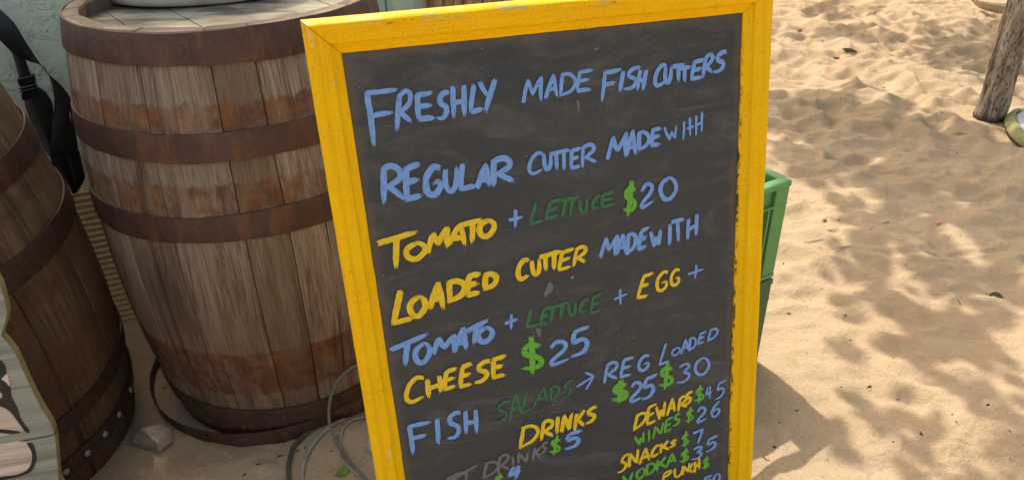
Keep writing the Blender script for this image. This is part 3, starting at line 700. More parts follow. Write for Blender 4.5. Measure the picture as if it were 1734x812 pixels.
m = MB(); m.bbox((.2985, -.03, .004), (.3035, .03, .047), .001); lap = m.build('lap_joint', IRON, lh); lap.rotation_euler = (0, 0, R(40))

# ------------------------------------------------------------------ tub on the barrel
TUBM = m_plain('enamel_metal', (.60, .57, .50), .45, .12, 9, .15, .05, (.38, .33, .27))
tub = empty('metal_tub', (-.645, 1.625, .8605), (0, 0, R(12))); tag(tub, 'pale oval metal tub resting on the head of the grey barrel', 'tub')
def oval(a, b, z, n=64): return [(a*math.cos(2*math.pi*i/n), b*math.sin(2*math.pi*i/n), z) for i in range(n)]
m = MB(); rows = [oval(.172, .118, .012), oval(.178, .124, .004), oval(.186, .131, .007), oval(.190, .135, .016), oval(.206, .148, .125), oval(.212, .154, .130), oval(.214, .156, .137), oval(.209, .151, .141), oval(.203, .146, .137), oval(.186, .131, .02)]
m.grid(rows, True); k = len(m.v)
m.f.append(tuple(range(63, -1, -1))); m.f.append(tuple(k-64+i for i in range(64)))
smooth_angle(m.build('tub_shell', TUBM, tub), 50)
for s_ in (-1, 1):
    m = MB(); m.tube([(s_*.208, -.04, .11), (s_*.235, -.04, .105), (s_*.245, 0, .10), (s_*.235, .04, .105), (s_*.208, .04, .11)], .004, 8)
    m.build('handle', TUBM, tub, True)

# ------------------------------------------------------------------ black webbing strap
S1 =[ ((-1.1333, 1.5666, 0.8482),(-1.1089, 1.5764, 0.9274)),((-1.1031, 1.5788, 0.8183),(-1.0844, 1.5863, 0.8811)),((-1.0814, 1.5875, 0.7897),(-1.0652, 1.5941, 0.8457)),((-1.0662, 1.5937, 0.7536),(-1.0482, 1.601, 0.8169)),((-1.0504, 1.6001, 0.7321),(-1.0386, 1.6049, 0.7744)),((-1.0263, 1.6098, 0.7077),(-1.0225, 1.6113, 0.7098)),((-1.0268, 1.6096, 0.6454),(-1.004, 1.6188, 0.6694)),((-1.0429, 1.6031, 0.5892),(-0.9971, 1.6216, 0.6282)),((-1.0631, 1.595, 0.5263),(-1.0065, 1.6178, 0.57)),((-1.0661, 1.5938, 0.4897),(-1.0165, 1.6138, 0.495)) ]
S2 =[ ((-1.0787, 1.6048, 0.7764),(-1.0601, 1.6123, 0.7612)),((-1.0801, 1.6043, 0.7314),(-1.0605, 1.6122, 0.7222)),((-1.0827, 1.6032, 0.6921),(-1.0604, 1.6122, 0.6956)),((-1.0833, 1.6029, 0.6556),(-1.0593, 1.6127, 0.6724)) ]
S3 =[ ((-1.0855, 1.6021, 0.6519),(-1.0572, 1.6135, 0.6721)),((-1.0898, 1.6004, 0.6249),(-1.0458, 1.6181, 0.6581)),((-1.0878, 1.6012, 0.5607),(-1.04, 1.6205, 0.6266)),((-1.0813, 1.6038, 0.5185),(-1.0513, 1.6159, 0.5759)),((-1.0751, 1.6063, 0.4994),(-1.0697, 1.6085, 0.4983)) ]
S4 =[ ((-1.0551, 1.582, 0.5214),(-1.004, 1.6026, 0.5175)),((-1.0562, 1.5816, 0.4875),(-1.0073, 1.6013, 0.4776)),((-1.0506, 1.5838, 0.4438),(-1.0106, 1.6, 0.4508)),((-1.0464, 1.5855, 0.429),(-1.0325, 1.5912, 0.4198)) ]
strap = empty('webbing_strap', (-1.05, 1.60, .43)); tag(strap, 'black webbing strap with plastic buckle hanging between the two barrels by the mint wall', 'strap')
def ribbon(pairs, th_=.0022, bow=.006, sub=6):
    def cr(p0, p1, p2, p3, t): return .5*((2*p1)+(-p0+p2)*t+(2*p0-5*p1+4*p2-p3)*t*t+(-p0+3*p1-3*p2+p3)*t**3)
    P = [(Vector(a), Vector(b)) for a, b in pairs]; n = len(P); rows = []
    for i in range(n-1):
        for q_ in range(sub if i < n-2 else sub+1):
            t = q_/sub; ix = [max(0, i-1), i, i+1, min(n-1, i+2)]
            a, b = [cr(*[P[j][s_] for j in ix], t) for s_ in (0, 1)]
            row = []
            for g in range(7):
                u_ = g/6; row.append(a.lerp(b, u_)+WALL_N*bow*math.sin(math.pi*u_))
            rows.append(row)
    m = MB(); m.grid(rows); m.grid([[p-WALL_N*th_ for p in rw][::-1] for rw in rows])
    for e in (0, -1):
        m.grid([[rw[e] for rw in rows], [rw[e]-WALL_N*th_ for rw in rows]])
    m.v = [tuple(Vector(p)-strap.location) for p in m.v]
    return m
S1 = [(Vector(a)+WALL_N*.02*math.sin(i*.9), Vector(b)-WALL_N*.012*math.cos(i*.8)) for i, (a, b) in enumerate(S1)]
smooth_angle(ribbon(S1).build('wide_webbing', BLACKWEB, strap), 60)
smooth_angle(ribbon(S2).build('narrow_webbing', BLACKWEB, strap), 60)
smooth_angle(ribbon(S3, .003, .014).build('webbing_loop', BLACKWEB, strap), 60)
smooth_angle(ribbon(S4, .012, .012).build('leather_end', BLACKPL, strap), 60)
a_, b_ = Vector(S2[2][0]), Vector(S3[0][1])
bk = MB(); ex = (Vector(S2[2][1])-Vector(S2[2][0])).normalized(); ez = (Vector(S2[2][0])-Vector(S3[0][0])).normalized(); ey = ex.cross(ez)
bm = Matrix((ex, ey, ez)).transposed().to_4x4(); bm.translation = Vector(S3[0][0])-strap.location+WALL_N*.004
for z0, z1, d in ((-.004, .012, .010), (.014, .020, .013), (.022, .027, .013), (.029, .046, .009)):
    bk.bbox((-.003, -d, z0), (.032, d, z1), .002, bm)
bk.build('buckle', BLACKPL, strap)
m = MB(); p0 = Vector(S2[0][0])+WALL_N*.006-strap.location+Vector((0, 0, -.022)); m.tube([p0, p0+ex*.010+Vector((0, 0, .004))], .0022, 8); m.build('metal_tip', STEEL, strap)

# ------------------------------------------------------------------ menu board
Rv = Vector((0.96340585, 0.26783559, 0.01064218)); Dv = Vector((0.05717778, -0.16655566, -0.98437285)); Nv = Rv.cross(-Dv).normalized()
LEN = .9415; O = Vector((-0.20797302, 0.91445912, 0.92684536)); BW = .56
base = O+Dv*LEN
sign = empty('menu_board'); mm = Matrix((Rv, -Dv, Nv)).transposed().to_4x4(); mm.translation = base; sign.matrix_world = mm
tag(sign, 'tall blackboard menu sign in a chunky yellow painted frame with hand painted food prices', 'sign')
# local: x right, y up along the board, z towards the viewer
m = MB(); m.bbox((-.010, .085, -.009), (BW+.010, LEN+.008, 0), .001); m.build('board_panel', BOARD, sign)
prof = [(0, -.0105), (0, .0030), (.0030, .0052), (.0100, .0085), (.0118, .0105), (.0128, .0128), (.0150, .0140), (.0240, .0150), (.0270, .0158), (.0285, .0178), (.0305, .0190), (.0352, .0192), (.0372, .0180), (.0418, .0105), (.0428, .0080), (.0428, -.018), (0, -.018)]
y0, y1 = .10, LEN
corners = [(0, y0), (BW, y0), (BW, y1), (0, y1)]; outd = [(-1, -1), (1, -1), (1, 1), (-1, 1)]
def rail(i):
    j = (i+1) % 4; m = MB(); rows = []
    nseg = 36; rr = random.Random(i+50)
    ga = .0004
    for q_ in range(nseg+1):
        t = q_/nseg; row = []
        for w_, h_ in prof:
            ax, ay = corners[i][0]+outd[i][0]*w_, corners[i][1]+outd[i][1]*w_
            bx, by = corners[j][0]+outd[j][0]*w_, corners[j][1]+outd[j][1]*w_
            L_ = math.hypot(bx-ax, by-ay); g = ga/L_; tt = g+(1-2*g)*t
            x, y = ax+(bx-ax)*tt, ay+(by-ay)*tt
            nz_ = .0009*mnoise.noise(Vector((x*40, y*40, w_*300+i))) + .0006*mnoise.noise(Vector((x*9, y*9, w_*200+i*7)))
            f_ = 1 if (0 < q_ < nseg and h_ > -.01) else .0
            x += outd[i][0]*0
            row.append((x+nz_*f_*.6, y+nz_*f_*.6, h_+nz_*f_))
        rows.append(row)
    m.grid(rows, True); n = len(prof)
    m.f.append(tuple(range(n-1, -1, -1))); k = len(m.v)-n; m.f.append(tuple(k+q_ for q_ in range(n)))
    o = m.build('frame_rail', YEL, sign); smooth_angle(o, 50)
    me_ = o.data; bmn = __import__('bmesh').new(); bmn.from_mesh(me_); __import__('bmesh').ops.recalc_face_normals(bmn, faces=bmn.faces); bmn.to_mesh(me_); bmn.free()
for i in range(4): rail(i)
for x0 in (-.040, BW-.002):
    m = MB(); m.bbox((x0, 0, -.017), (x0+.042, .058, .012), .003); m.build('foot', YEL, sign)
# rear support frame, hinged behind the top rail
rs_ = empty('rear'); bpy.data.objects.remove(rs_)
hy, hz = LEN-.02, -.020
back = (mm.inverted() @ Vector((.14, 1.32, 0)))
ang_ = math.atan2(back.z-hz, back.y-hy)
for x0 in (.03, BW-.07):
    m = MB(); Lr = math.hypot(back.z-hz, back.y-hy)
    Tm = Matrix.Translation((0, hy, hz)) @ Matrix.Rotation(ang_, 4, 'X')
    m.bbox((x0, 0, -.02), (x0+.04, Lr, -.0), .002, Tm); m.build('rear_leg', YEL, sign)
m = MB(); m.bbox((.072, .45, -.018), (BW-.072, .49, -.002), .002, Tm); m.build('rear_rail', YEL, sign)
# painted words
G = {
 'A': [[(0, 0), (.22, .5), (.48, 1)], [(.48, 1), (.75, .5), (1, 0)], [(.2, .36), (.82, .36)]],
 'C': ['c', (.95, .92), (.6, 1), (.22, .8), (.04, .42), (.12, .12), (.42, 0), (.95, .12)],
 'D': [[(.08, 1), (.05, 0)], ['c', (0, .98), (.5, .95), (.9, .72), (1, .45), (.75, .15), (0, .02)]],
 'E': [[(.05, 1), (.0, .5), (.03, 0)], [(0, .98), (.95, 1.02)], [(.03, .52), (.8, .55)], [(.03, .03), (1, .02)]],
 'F': [[(0, 1), (.03, .5), (.02, 0)], [(0, .98), (1, 1.0)], [(.03, .54), (.75, .58)]],
 'G': ['c', (.95, .92), (.55, 1), (.15, .75), (.03, .4), (.2, .08), (.6, 0), (.92, .2), (.9, .45), (.55, .42)],
 'H': [[(.02, 1), (.02, 0)], [(.98, 1), (.98, 0)], [(.02, .48), (.98, .5)]],
 'I': [[(.5, 1), (.5, 0)]],
 'K': [[(.05, 1), (.03, 0)], [(.9, .95), (.1, .42)], [(.3, .52), (1, 0)]],
 'L': [[(.05, 1), (.02, 0)], [(.02, .02), (1, .02)]],
 'M': [[(0, 0), (.12, .95)], [(.12, .95), (.48, .3)], [(.48, .3), (.85, 1)], [(.85, 1), (1, .0)]],
 'N': [[(.02, 0), (.05, 1)], [(.05, 1), (.9, .02)], [(.9, .02), (1, 1)]],
 'O': ['c', (.5, 1), (.12, .78), (.02, .42), (.25, .06), (.62, .02), (.95, .35), (.95, .72), (.68, .98), (.42, 1)],
 '0': ['c', (.5, 1), (.12, .78), (.02, .42), (.25, .06), (.62, .02), (.95, .35), (.95, .72), (.68, .98), (.42, 1)],
 'P': [[(.05, 1), (.02, 0)], ['c', (.02, .98), (.6, 1), (.95, .78), (.6, .5), (.05, .45)]],
 'R': [[(.08, .96), (.05, .5), (.03, 0)], ['c', (.02, .95), (.45, 1.02), (.82, .85), (.78, .6), (.15, .42)], [(.25, .45), (1, 0)]],
 'S': ['c', (.98, .95), (.6, .99), (.22, .85), (.3, .62), (.75, .45), (.88, .22), (.55, .02), (.02, .05)],
 'T': [[(0, .98), (1, 1)], [(.48, .98), (.5, 0)]],
 't': [[(.42, 1), (.45, 0)], [(0, .42), (1, .5)]],
 'U': ['c', (.02, 1), (.03, .4), (.3, .03), (.7, .04), (.95, .4), (.98, 1)],
 'V': [[(0, 1), (.5, 0)], [(.5, 0), (1, 1)]],
 'W': [[(0, 1), (.25, 0)], [(.25, 0), (.52, .6)], [(.52, .6), (.72, .05)], [(.72, .05), (1, 1)]],
 'Y': [[(0, 1), (.52, .5)], [(1, 1), (.38, 0)]],
 '+': [[(.5, 1), (.5, 0)], [(0, .45), (1, .55)]],
 '$': [['c', (.85, .76), (.45, .85), (.12, .70), (.3, .52), (.8, .40), (.88, .2), (.5, .1), (.0, .16)], [(.52, 1.08), (.42, -.06)]],
 '2': ['c', (.05, .8), (.4, 1), (.85, .85), (.8, .58), (.15, .25), (.05, .03), (.5, .05), (1, .12)],
 '3': ['c', (.1, .92), (.6, 1), (.9, .8), (.5, .55), (.9, .4), (.9, .15), (.5, 0), (.02, .08)],
 '4': [[(.35, 1), (.05, .42)], [(.05, .42), (1, .48)], [(.72, 1), (.68, 0)]],
 '5': [[(.2, .98), (1, 1)], ['c', (.2, .98), (.12, .58), (.6, .6), (.92, .38), (.7, .08), (.02, .03)]],
 '6': ['c', (.75, 1), (.25, .7), (.05, .3), (.4, 0), (.85, .15), (.85, .42), (.45, .5), (.1, .3)],
 '7': [[(0, .98), (1, .98)], [(1, .98), (.45, 0)]],
 '>': [[(0, .3), (1, .75)], [(.5, 1.08), (1, .75)], [(.55, 0), (1, .75)]],
}
def catmull(P, sub=6):
    out = []; n = len(P)
    for i in range(n-1):
        p0, p1, p2, p3 = P[max(0, i-1)], P[i], P[i+1], P[min(n-1, i+2)]
        for q_ in range(sub):
            t = q_/sub
            out.append(tuple(.5*((2*p1[k])+(-p0[k]+p2[k])*t+(2*p0[k]-5*p1[k]+4*p2[k]-p3[k])*t*t+(-p0[k]+3*p1[k]-3*p2[k]+p3[k])*t**3) for k in (0, 1)))
    out.append(P[-1]); return out
LC = {'b': m_letter('blue_paint', (.17, .35, .80)), 'y': m_letter('yellow_letter_paint', (.80, .56, .015)), 'g': m_letter('bright_green_paint', (.12, .42, .04)),
      'd': m_letter('dark_green_paint', (.032, .15, .07), .03), 'x': m_letter('grey_chalk', (.16, .16, .155), .04)}
cnt = 0
def brush(m, pts, w_, rr):
    """dry brush stroke: side by side bristle lanes with ragged ends"""
    global cnt
    cnt += 1; z = .0008+(cnt % 24)*.00005
    L_ = [0]
    for a, b in zip(pts, pts[1:]): L_.append(L_[-1]+math.hypot(b[0]-a[0], b[1]-a[1]))
    tot = L_[-1]
    if tot < 1e-4: return
    def at(s):
        if s <= 0: a, b, k = pts[0], pts[1], s/max(L_[1], 1e-6)
        elif s >= tot: a, b = pts[-2], pts[-1]; k = 1+(s-tot)/max(L_[-1]-L_[-2], 1e-6)
        else:
            i = 0
            while L_[i+1] < s: i += 1
            a, b = pts[i], pts[i+1]; k = (s-L_[i])/max(L_[i+1]-L_[i], 1e-6)
        dx, dy = b[0]-a[0], b[1]-a[1]; l = math.hypot(dx, dy) or 1
        return a[0]+dx*k, a[1]+dy*k, dx/l, dy/l
    nl = 9 if w_ > .0035 else 6
    ns_ = max(5, int(tot/max(.0022, w_*.28)))
    p1, p2, p3 = rr.uniform(0, 50), rr.uniform(0, 50), rr.uniform(0, 50)
    def half(s, sd):
        t = s/tot
        taper = (1.04-.45*max(0, (t-.70)/.30)**1.5)*(1-.18*max(0, (.12-t)/.12))
        return w_*.5*taper*(1+.16*mnoise.noise(Vector((s*90+p1, sd*9, p2)))+.10*mnoise.noise(Vector((s*380, sd*5, p3))))
    for l in range(nl):
        s0 = -rr.uniform(0, .28)*w_*(1.0 if rr.random() < .65 else -.7); s1 = tot+rr.uniform(-.35, .45)*w_
        rows = []; uvs = []; uo = (cnt*.137) % 3
        a_, b_ = -1+2*l/nl, -1+2*(l+1)/nl
        for i in range(ns_+1):
            s = s0+(s1-s0)*i/ns_; x, y, dx, dy = at(s)
            hw = half(min(max(s, 0), tot), 1), half(min(max(s, 0), tot), -1)
            row = []
            for e in (a_, b_):
                k = (hw[0] if e > 0 else hw[1])*e
                if abs(e) > .99: k *= 1+.10*mnoise.noise(Vector((s*900+p1, e*4, p2)))
                row.append((x-dy*k, y+dx*k, z))
            rows.append(row); uvs.append([(uo+a_*w_*.5, s+uo), (uo+b_*w_*.5, s+uo)])
        m.grid(rows, uv=uvs)
for wi, (colk, wd, letters) in enumerate(WORDS):
    m = MB(); rr = random.Random(wi+900)
    for ch, x1, y1_, x2, y2, x3, y3 in letters:
        bl = (x1*1e-4, LEN-y1_*1e-4); ex_ = ((x2-x1)*1e-4, (y1_-y2)*1e-4); ey_ = ((x3-x1)*1e-4, (y1_-y3)*1e-4)
        g = G[ch]; strokes = [g] if g[0] == 'c' else g
        w_ = wd*1e-4
        for st in strokes:
            P_ = catmull(list(st[1:])) if st[0] == 'c' else list(st)
            if st[0] != 'c' and len(P_) == 2:
                mx = (P_[0][0]+P_[1][0])/2+rr.uniform(-.03, .03), (P_[0][1]+P_[1][1])/2+rr.uniform(-.02, .02)
                P_ = catmull([P_[0], mx, P_[1]], 4)
            pts = [(bl[0]+x*ex_[0]+y*ey_[0], bl[1]+x*ex_[1]+y*ey_[1]) for x, y in P_]
            brush(m, pts, w_*rr.uniform(.9, 1.08), rr)
    m.build('painted_word', LC[colk], sign)
# stray paint dabs
def dab(u_, v_, a, b, rot, mat):
    m = MB(); pts = []
    for i in range(14):
        q_ = 2*math.pi*i/14; rad_ = 1+.22*math.sin(3*q_+1)+.1*math.sin(7*q_)
        x, y = a*rad_*math.cos(q_), b*rad_*math.sin(q_); pts.append((u_+x*math.cos(rot)-y*math.sin(rot), LEN-v_+x*math.sin(rot)+y*math.cos(rot), .0006))
    m.add(pts, [tuple(range(14))]); m.build('paint_smudge', mat, sign)
SM = m_letter('smudge_paint', (.13, .15, .19), .1)
for d in DABS: dab(*d[:5], {'s': SM, 'b': LC['b'], 'w': LC['x']}[d[5]])

# ------------------------------------------------------------------ green crates
def crate(label, loc, rot, mat, H=.246):
    root = empty('plastic_crate', loc, (0, 0, rot)); tag(root, label, 'crate', 'stacked green crates')
    # local origin at the near right corner, x to the left along the front, y backwards
    Wd, Dp, t_ = .40, .50, .004
    def wallp(name, Tm, L_, slot):
        # Tm maps (x along, y outwards, z up)
        m = MB()
        m.bbox((0, -.020, H-.016), (L_, .004, H), .0025, Tm)            # rim
        m.bbox((0, -.016, H-.022), (L_, -.010, H-.0165), .0005, Tm)
        cx0, cx1 = (.085, L_-.085) if slot else (L_/2, L_/2)
        zs = (H-.075, H-.030)
        m.bbox((0, -.014, .0), (L_, -.010, zs[0]-.004), .0005, Tm)
        if slot:
            m.bbox((0, -.014, zs[0]-.0045), (cx0+.03, -.010, H-.021), .0005, Tm); m.bbox((cx1-.03, -.014, zs[0]-.0045), (L_, -.010, H-.021), .0005, Tm)
        else: m.bbox((0, -.014, zs[0]-.0045), (L_, -.010, H-.021), .0005, Tm)
        m.bbox((0, -.012, H-.060), (L_, .001, H-.055), .001, Tm) if not slot else (m.bbox((0, -.012, H-.060), (cx0+.03, .001, H-.055), .001, Tm), m.bbox((cx1-.03, -.012, H-.060), (L_, .001, H-.055), .001, Tm))
        m.bbox((0, -.012, 0), (L_, .001, .010), .001, Tm)
        for x in [.048]+[L_*k/4 for k in (1, 2, 3)]+[L_-.054]:
            m.bbox((x, -.0115, .010), (x+.006, -.001, H-.0605), .001, Tm)
        for x in (0.0, L_-.040):
            m.bbox((x, -.012, .0105), (x+.040, .0, H-.0165), .0015, Tm)
        return m.build(name, mat, root)
    fr = Matrix(((1, 0, 0, 0), (0, -1, 0, 0), (0, 0, 1, 0), (0, 0, 0, 1)))
    wallp('end_wall', fr, Wd, True)
    wallp('end_wall', Matrix.Translation((0, Dp, 0)), Wd, True)
    wallp('side_wall', Matrix.Translation((0.0, .0145, 0)) @ Matrix(((0, -1, 0, 0), (1, 0, 0, 0), (0, 0, 1, 0), (0, 0, 0, 1))), Dp-.029, False)
    wallp('side_wall', Matrix.Translation((Wd, .0145, 0)) @ Matrix(((0, 1, 0, 0), (1, 0, 0, 0), (0, 0, 1, 0), (0, 0, 0, 1))), Dp-.029, False)
    m = MB(); m.box((.015, .015, .002), (Wd-.015, Dp-.015, .006)); m.build('crate_floor', mat, root)
    return root
ca = math.atan2(-.50, -.866)     # front face runs left and towards the camera
def mk_crate(label, z, mat):
    c_ = crate(label, (.600, 1.430, z), 0, mat)
    ex_ = Vector((-.86, -.51, 0)).normalized(); ey_ = Vector((-ex_.y*-1, ex_.x*-1, 0))
    ey_ = Vector((-.51, .86, 0)).normalized()
    M_ = Matrix((ex_, ey_, Vector((0, 0, 1)))).transposed().to_4x4(); M_.translation = (.600, 1.430, z)
    c_.matrix_world = M_
    return c_
mk_crate('lower dull green plastic crate standing on the sand behind the menu board', .002, GREEN2)
mk_crate('upper bright green plastic crate, open on top of the stack behind the menu board', .252, GREEN)

# ------------------------------------------------------------------ cut-out painted wooden sign, lower left
n_ = Vector((math.sin(.25), -math.cos(.25), .18)).normalized(); e1 = Vector((math.cos(.25), math.sin(.25), 0)); e2 = n_.cross(e1)
if e2.z < 0: e2 = -e2
Q = Vector((-.85, .86, .3))
cut = empty('cutout_sign'); mc = Matrix((e1, e2, n_)).transposed().to_4x4()
down = Q.z/e2.z; mc.translation = Q-e2*down; cut.matrix_world = mc
tag(cut, 'wavy edged painted wooden cut-out leaning before the dark barrel at the lower left', 'sign')
OLIVE = m_plain('olive_edge_paint', (.22, .19, .085), .6, .2, 40, .3)
GREYG = m_plank('grey_green_paint', (.33, .33, .29), (.13, .145, .125), 'x', .8)
PINKW = m_plank('pinkish_bare_wood', (.62, .53, .46), (.30, .22, .18), 'x', .8)
INKB = m_plank('flaking_black_paint', (.018, .017, .017), (.006, .006, .006), 'x', .8)
D0 = down
right = [(.135, -.30), (.128, -.20), (.105, -.12), (.092, -.063), (.100, -.02), (.1065, .018)]
right2 = [(.106, .0225), (.1075, .034), (.1065, .0445), (.1003, .0734), (.0965, .10), (.0932, .1287), (.0915, .15), (.0889, .1765), (.0825, .195), (.0779, .2061), (.083, .216), (.0892, .2271), (.0955, .242), (.0975, .2602), (.0984, .2891), (.094, .315), (.07, .34), (.02, .36)]
def slab(poly, z0, z1, name, matf, mats=None, bev=0.001, parent=cut):
    m = MB(); n = len(poly)
    cx_ = sum(p[0] for p in poly)/n; cy_ = sum(p[1] for p in poly)/n
    sh = [(p[0]+(cx_-p[0])*.006, p[1]+(cy_-p[1])*.006) for p in poly]
    m.add([(x, y+D0, z0) for x, y in poly]+[(x, y+D0, z1-bev) for x, y in poly]+[(x, y+D0, z1) for x, y in sh],
          [tuple(range(n-1, -1, -1)), tuple(range(2*n, 3*n))]+[(j, (j+1) % n, (j+1) % n+n, j+n) for j in range(n)]+[(j+n, (j+1) % n+n, (j+1) % n+2*n, j+2*n) for j in range(n)])
    o = m.build(name, matf, parent)
    if mats:
        o.data.materials.append(mats)
        for i, p in enumerate(o.data.polygons):
            if 2 <= i < 2+n: p.material_index = 1
    return o
lower = [(-.34, -.30)]+right+[(.1062, .0200), (-.02, .0185), (-.34, .015)]
upper = [(-.34, .017), (-.02, .0205), (.1060, .0222)]+right2+[(-.10, .38), (-.25, .37), (-.34, .33)]
slab(lower, -.016, 0, 'plank', GREYG, OLIVE); slab(upper, -.016, .0006, 'plank', GREYG, OLIVE)
def patch(poly, mat, name, h=.0012):
    sub_ = catmull(poly+[poly[0]], 5)[:-1]; return slab(sub_, -.001+h*.2, h, name, mat, None, .0002)
patch([(0.0137, 0.0945), (0.0342, 0.0943), (0.0455, 0.0897), (0.0544, 0.0791), (0.0609, 0.0624), (0.0663, 0.0402), (0.0486, 0.0376), (0.0312, 0.0361), (0.0064, 0.0375)], PINKW, 'pink_patch', 0.001)
patch([(-0.0054, 0.0247), (0.0279, 0.0235), (0.053, 0.0221), (0.0657, 0.0146), (0.0673, -0.0027), (0.0626, -0.0211), (0.0522, -0.0346), (0.0356, -0.0386), (0.0115, -0.0383), (-0.0216, -0.0345)], PINKW, 'pink_patch', 0.001)
patch([(0.0456, 0.1818), (0.0661, 0.1676), (0.0703, 0.1522), (0.0671, 0.134), (0.0679, 0.118), (0.0655, 0.1025), (0.0682, 0.0804), (0.0681, 0.0608), (0.0741, 0.0373), (0.0687, 0.0363), (0.0623, 0.0577), (0.0591, 0.0715), (0.0523, 0.0839), (0.0382, 0.0934), (0.0236, 0.1009)], INKB, 'black_patch', 0.0014)
patch([(0.0649, 0.0148), (0.0716, 0.0143), (0.073, -0.0007), (0.0689, -0.0203), (0.0569, -0.0369), (0.0364, -0.0422), (0.0104, -0.0426), (-0.0063, -0.0407), (0.0121, -0.0361), (0.0359, -0.0375), (0.0528, -0.0324), (0.0632, -0.0189), (0.0676, -0.0017)], INKB, 'black_patch', 0.0014)
patch([(0.0199, 0.0563), (0.0348, 0.0496), (0.0502, 0.0439), (0.0622, 0.0378), (0.0486, 0.0376), (0.0332, 0.0434), (0.0182, 0.0501)], INKB, 'black_patch', 0.0015)
patch([(0.0601, 0.1355), (0.0642, 0.1294), (0.0679, 0.1212), (0.0692, 0.1294), (0.0692, 0.142), (0.0643, 0.1388)], PINKW, 'pink_patch', 0.0019)
patch([(0.0519, 0.114), (0.054, 0.1093), (0.0516, 0.1034), (0.0464, 0.1056)], PINKW, 'pale_patch', 0.0018)
# ------------------------------------------------------------------ tree
tree = empty('tree', (2.10, 3.045, 0)); tag(tree, 'thin upright pale grey tree trunk with cracked bark at the right edge', 'tree')
m = MB(); rows = []; uvs = []; n = 40; nz = 150; top = 2.7
for i in range(nz+1):
    z = -.10+(top+.1)*i/nz; row = []; uv = []
    R0 = (.058-.004*min(z, 1)-.005*max(0, z-1))*(1+.10*math.exp(-max(z, 0)/.05))
    cx_ = -.010*math.sin(z*2.1)-.012*z*0+.03*max(0, z-.7)**1.5*-1; cy_ = .012*math.sin(z*1.7+1)+.10*max(0, z-.9)**1.6
    for j in range(n):
        a = 2*math.pi*j/n
        d = .010*mnoise.noise(Vector((math.cos(a)*2.2, math.sin(a)*2.2, z*4)))+.0045*mnoise.noise(Vector((math.cos(a)*6, math.sin(a)*6, z*14)))+.003*abs(mnoise.noise(Vector((math.cos(a)*14, math.sin(a)*14, z*30))))
        row.append((cx_+(R0+d)*math.cos(a), cy_+(R0+d)*math.sin(a), z)); uv.append((a*.08, z))
    rows.append(row); uvs.append(uv)
m.grid(rows, True, uvs); k = len(m.v)-n; m.f.append(tuple(k+i for i in range(n)))
m.build('trunk', BARK, tree, True)
tip = Vector(rows[-1][0])
SHX, SHY = sun_from.x/sun_from.z, sun_from.y/sun_from.z     # metres the crown sits sunward of its shade, per metre up
clumps = []
rt = random.Random(21)
SHADE = [s_ for s_ in SHADE if not (s_[2] > .09 and s_[1] < 2.2 and s_[0] < 1.35)]
for _ in range(75):
    gy = rt.uniform(1.05, 2.25); gx = .62+(gy-1.05)*.30+rt.uniform(.05, .85)
    if rt.random() > (gx-.70)/.55 or (gx < 1.0 and gy < 1.35): continue
    SHADE.append((gx, gy, rt.uniform(.018, .055)))
for gx, gy, gr in SHADE:
    gr *= 1.15 if gr < .13 else 1.0
    z = rt.uniform(3.3, 4.5) if gr > .13 else rt.uniform(2.6, 3.4); clumps.append((gx+SHX*z-2.10, gy+SHY*z-3.045, z, gr))
for _ in range(64):      # rest of the crown, outside the picture
    gx, gy = rt.uniform(1.9, 6.0), rt.uniform(-.5, 5.5)
    if gx < 2.5+.62*max(0, gy-2.4) and gy > -.2: continue
    z = rt.uniform(3.4, 4.8); clumps.append((gx+SHX*z-2.10, gy+SHY*z-3.045, z, rt.uniform(.3, .55)))
m = MB(); cen = Vector((sum(c[0] for c in clumps)/len(clumps), sum(c[1] for c in clumps)/len(clumps), 4.0))
for x, y, z, gr in clumps:
    p = Vector((x, y, z)); 
    mid = tip.lerp(p, .45)+Vector((rt.uniform(-.2, .2), rt.uniform(-.2, .2), -.25))
    if gr > .11: m.tube([tip-Vector((0, 0, .1)), tip.lerp(mid, .5), mid, mid.lerp(p, .6), p], [.045, .03, .018, .011, .006], 6)
m.build('branches', BARK, tree, True)
m = MB()
for x, y, z, gr in clumps:
    nlv = max(6, int(gr*gr*math.pi/.0060*(.80 if gr < .13 else 1.1))) if gr > .07 else max(4, int(gr*gr*math.pi/.0022*.8))
    for _ in range(nlv):
        q_ = rt.uniform(0, 6.28); d = gr*math.sqrt(rt.random())*1.05; s_ = rt.uniform(.035, .058)*(1 if gr > .07 else .62)
        el = .8 if gr > .13 else 1.9; ew = 1 if gr > .13 else .6; zj = .12 if gr > .13 else .04
        c_ = Vector((x+ew*d*math.cos(q_), y+d*math.sin(q_)*el, z+rt.uniform(-zj, zj)))
        nn = Vector((rt.uniform(-.6, .6), rt.uniform(-.6, .6), 1)).normalized(); a_ = nn.orthogonal().normalized(); b_ = nn.cross(a_)
        r_ = rt.uniform(0, 6.28); a_, b_ = a_*math.cos(r_)+b_*math.sin(r_), -a_*math.sin(r_)+b_*math.cos(r_)
        pts = [(1.5, 0, 0), (.8, .72, .1), (-.5, .8, .12), (-1.3, 0, 0), (-.5, -.8, .12), (.8, -.72, .1)]
        m.add([c_+s_*(a_*px+b_*py+nn*pz) for px, py, pz in pts], [(0, 1, 2, 3), (0, 3, 4, 5)])
LEAFM = m_leaf('tree_leaf', (.06, .10, .03))
cr_ = m.build('crown', LEAFM, tree); tag(cr_, kind='stuff')

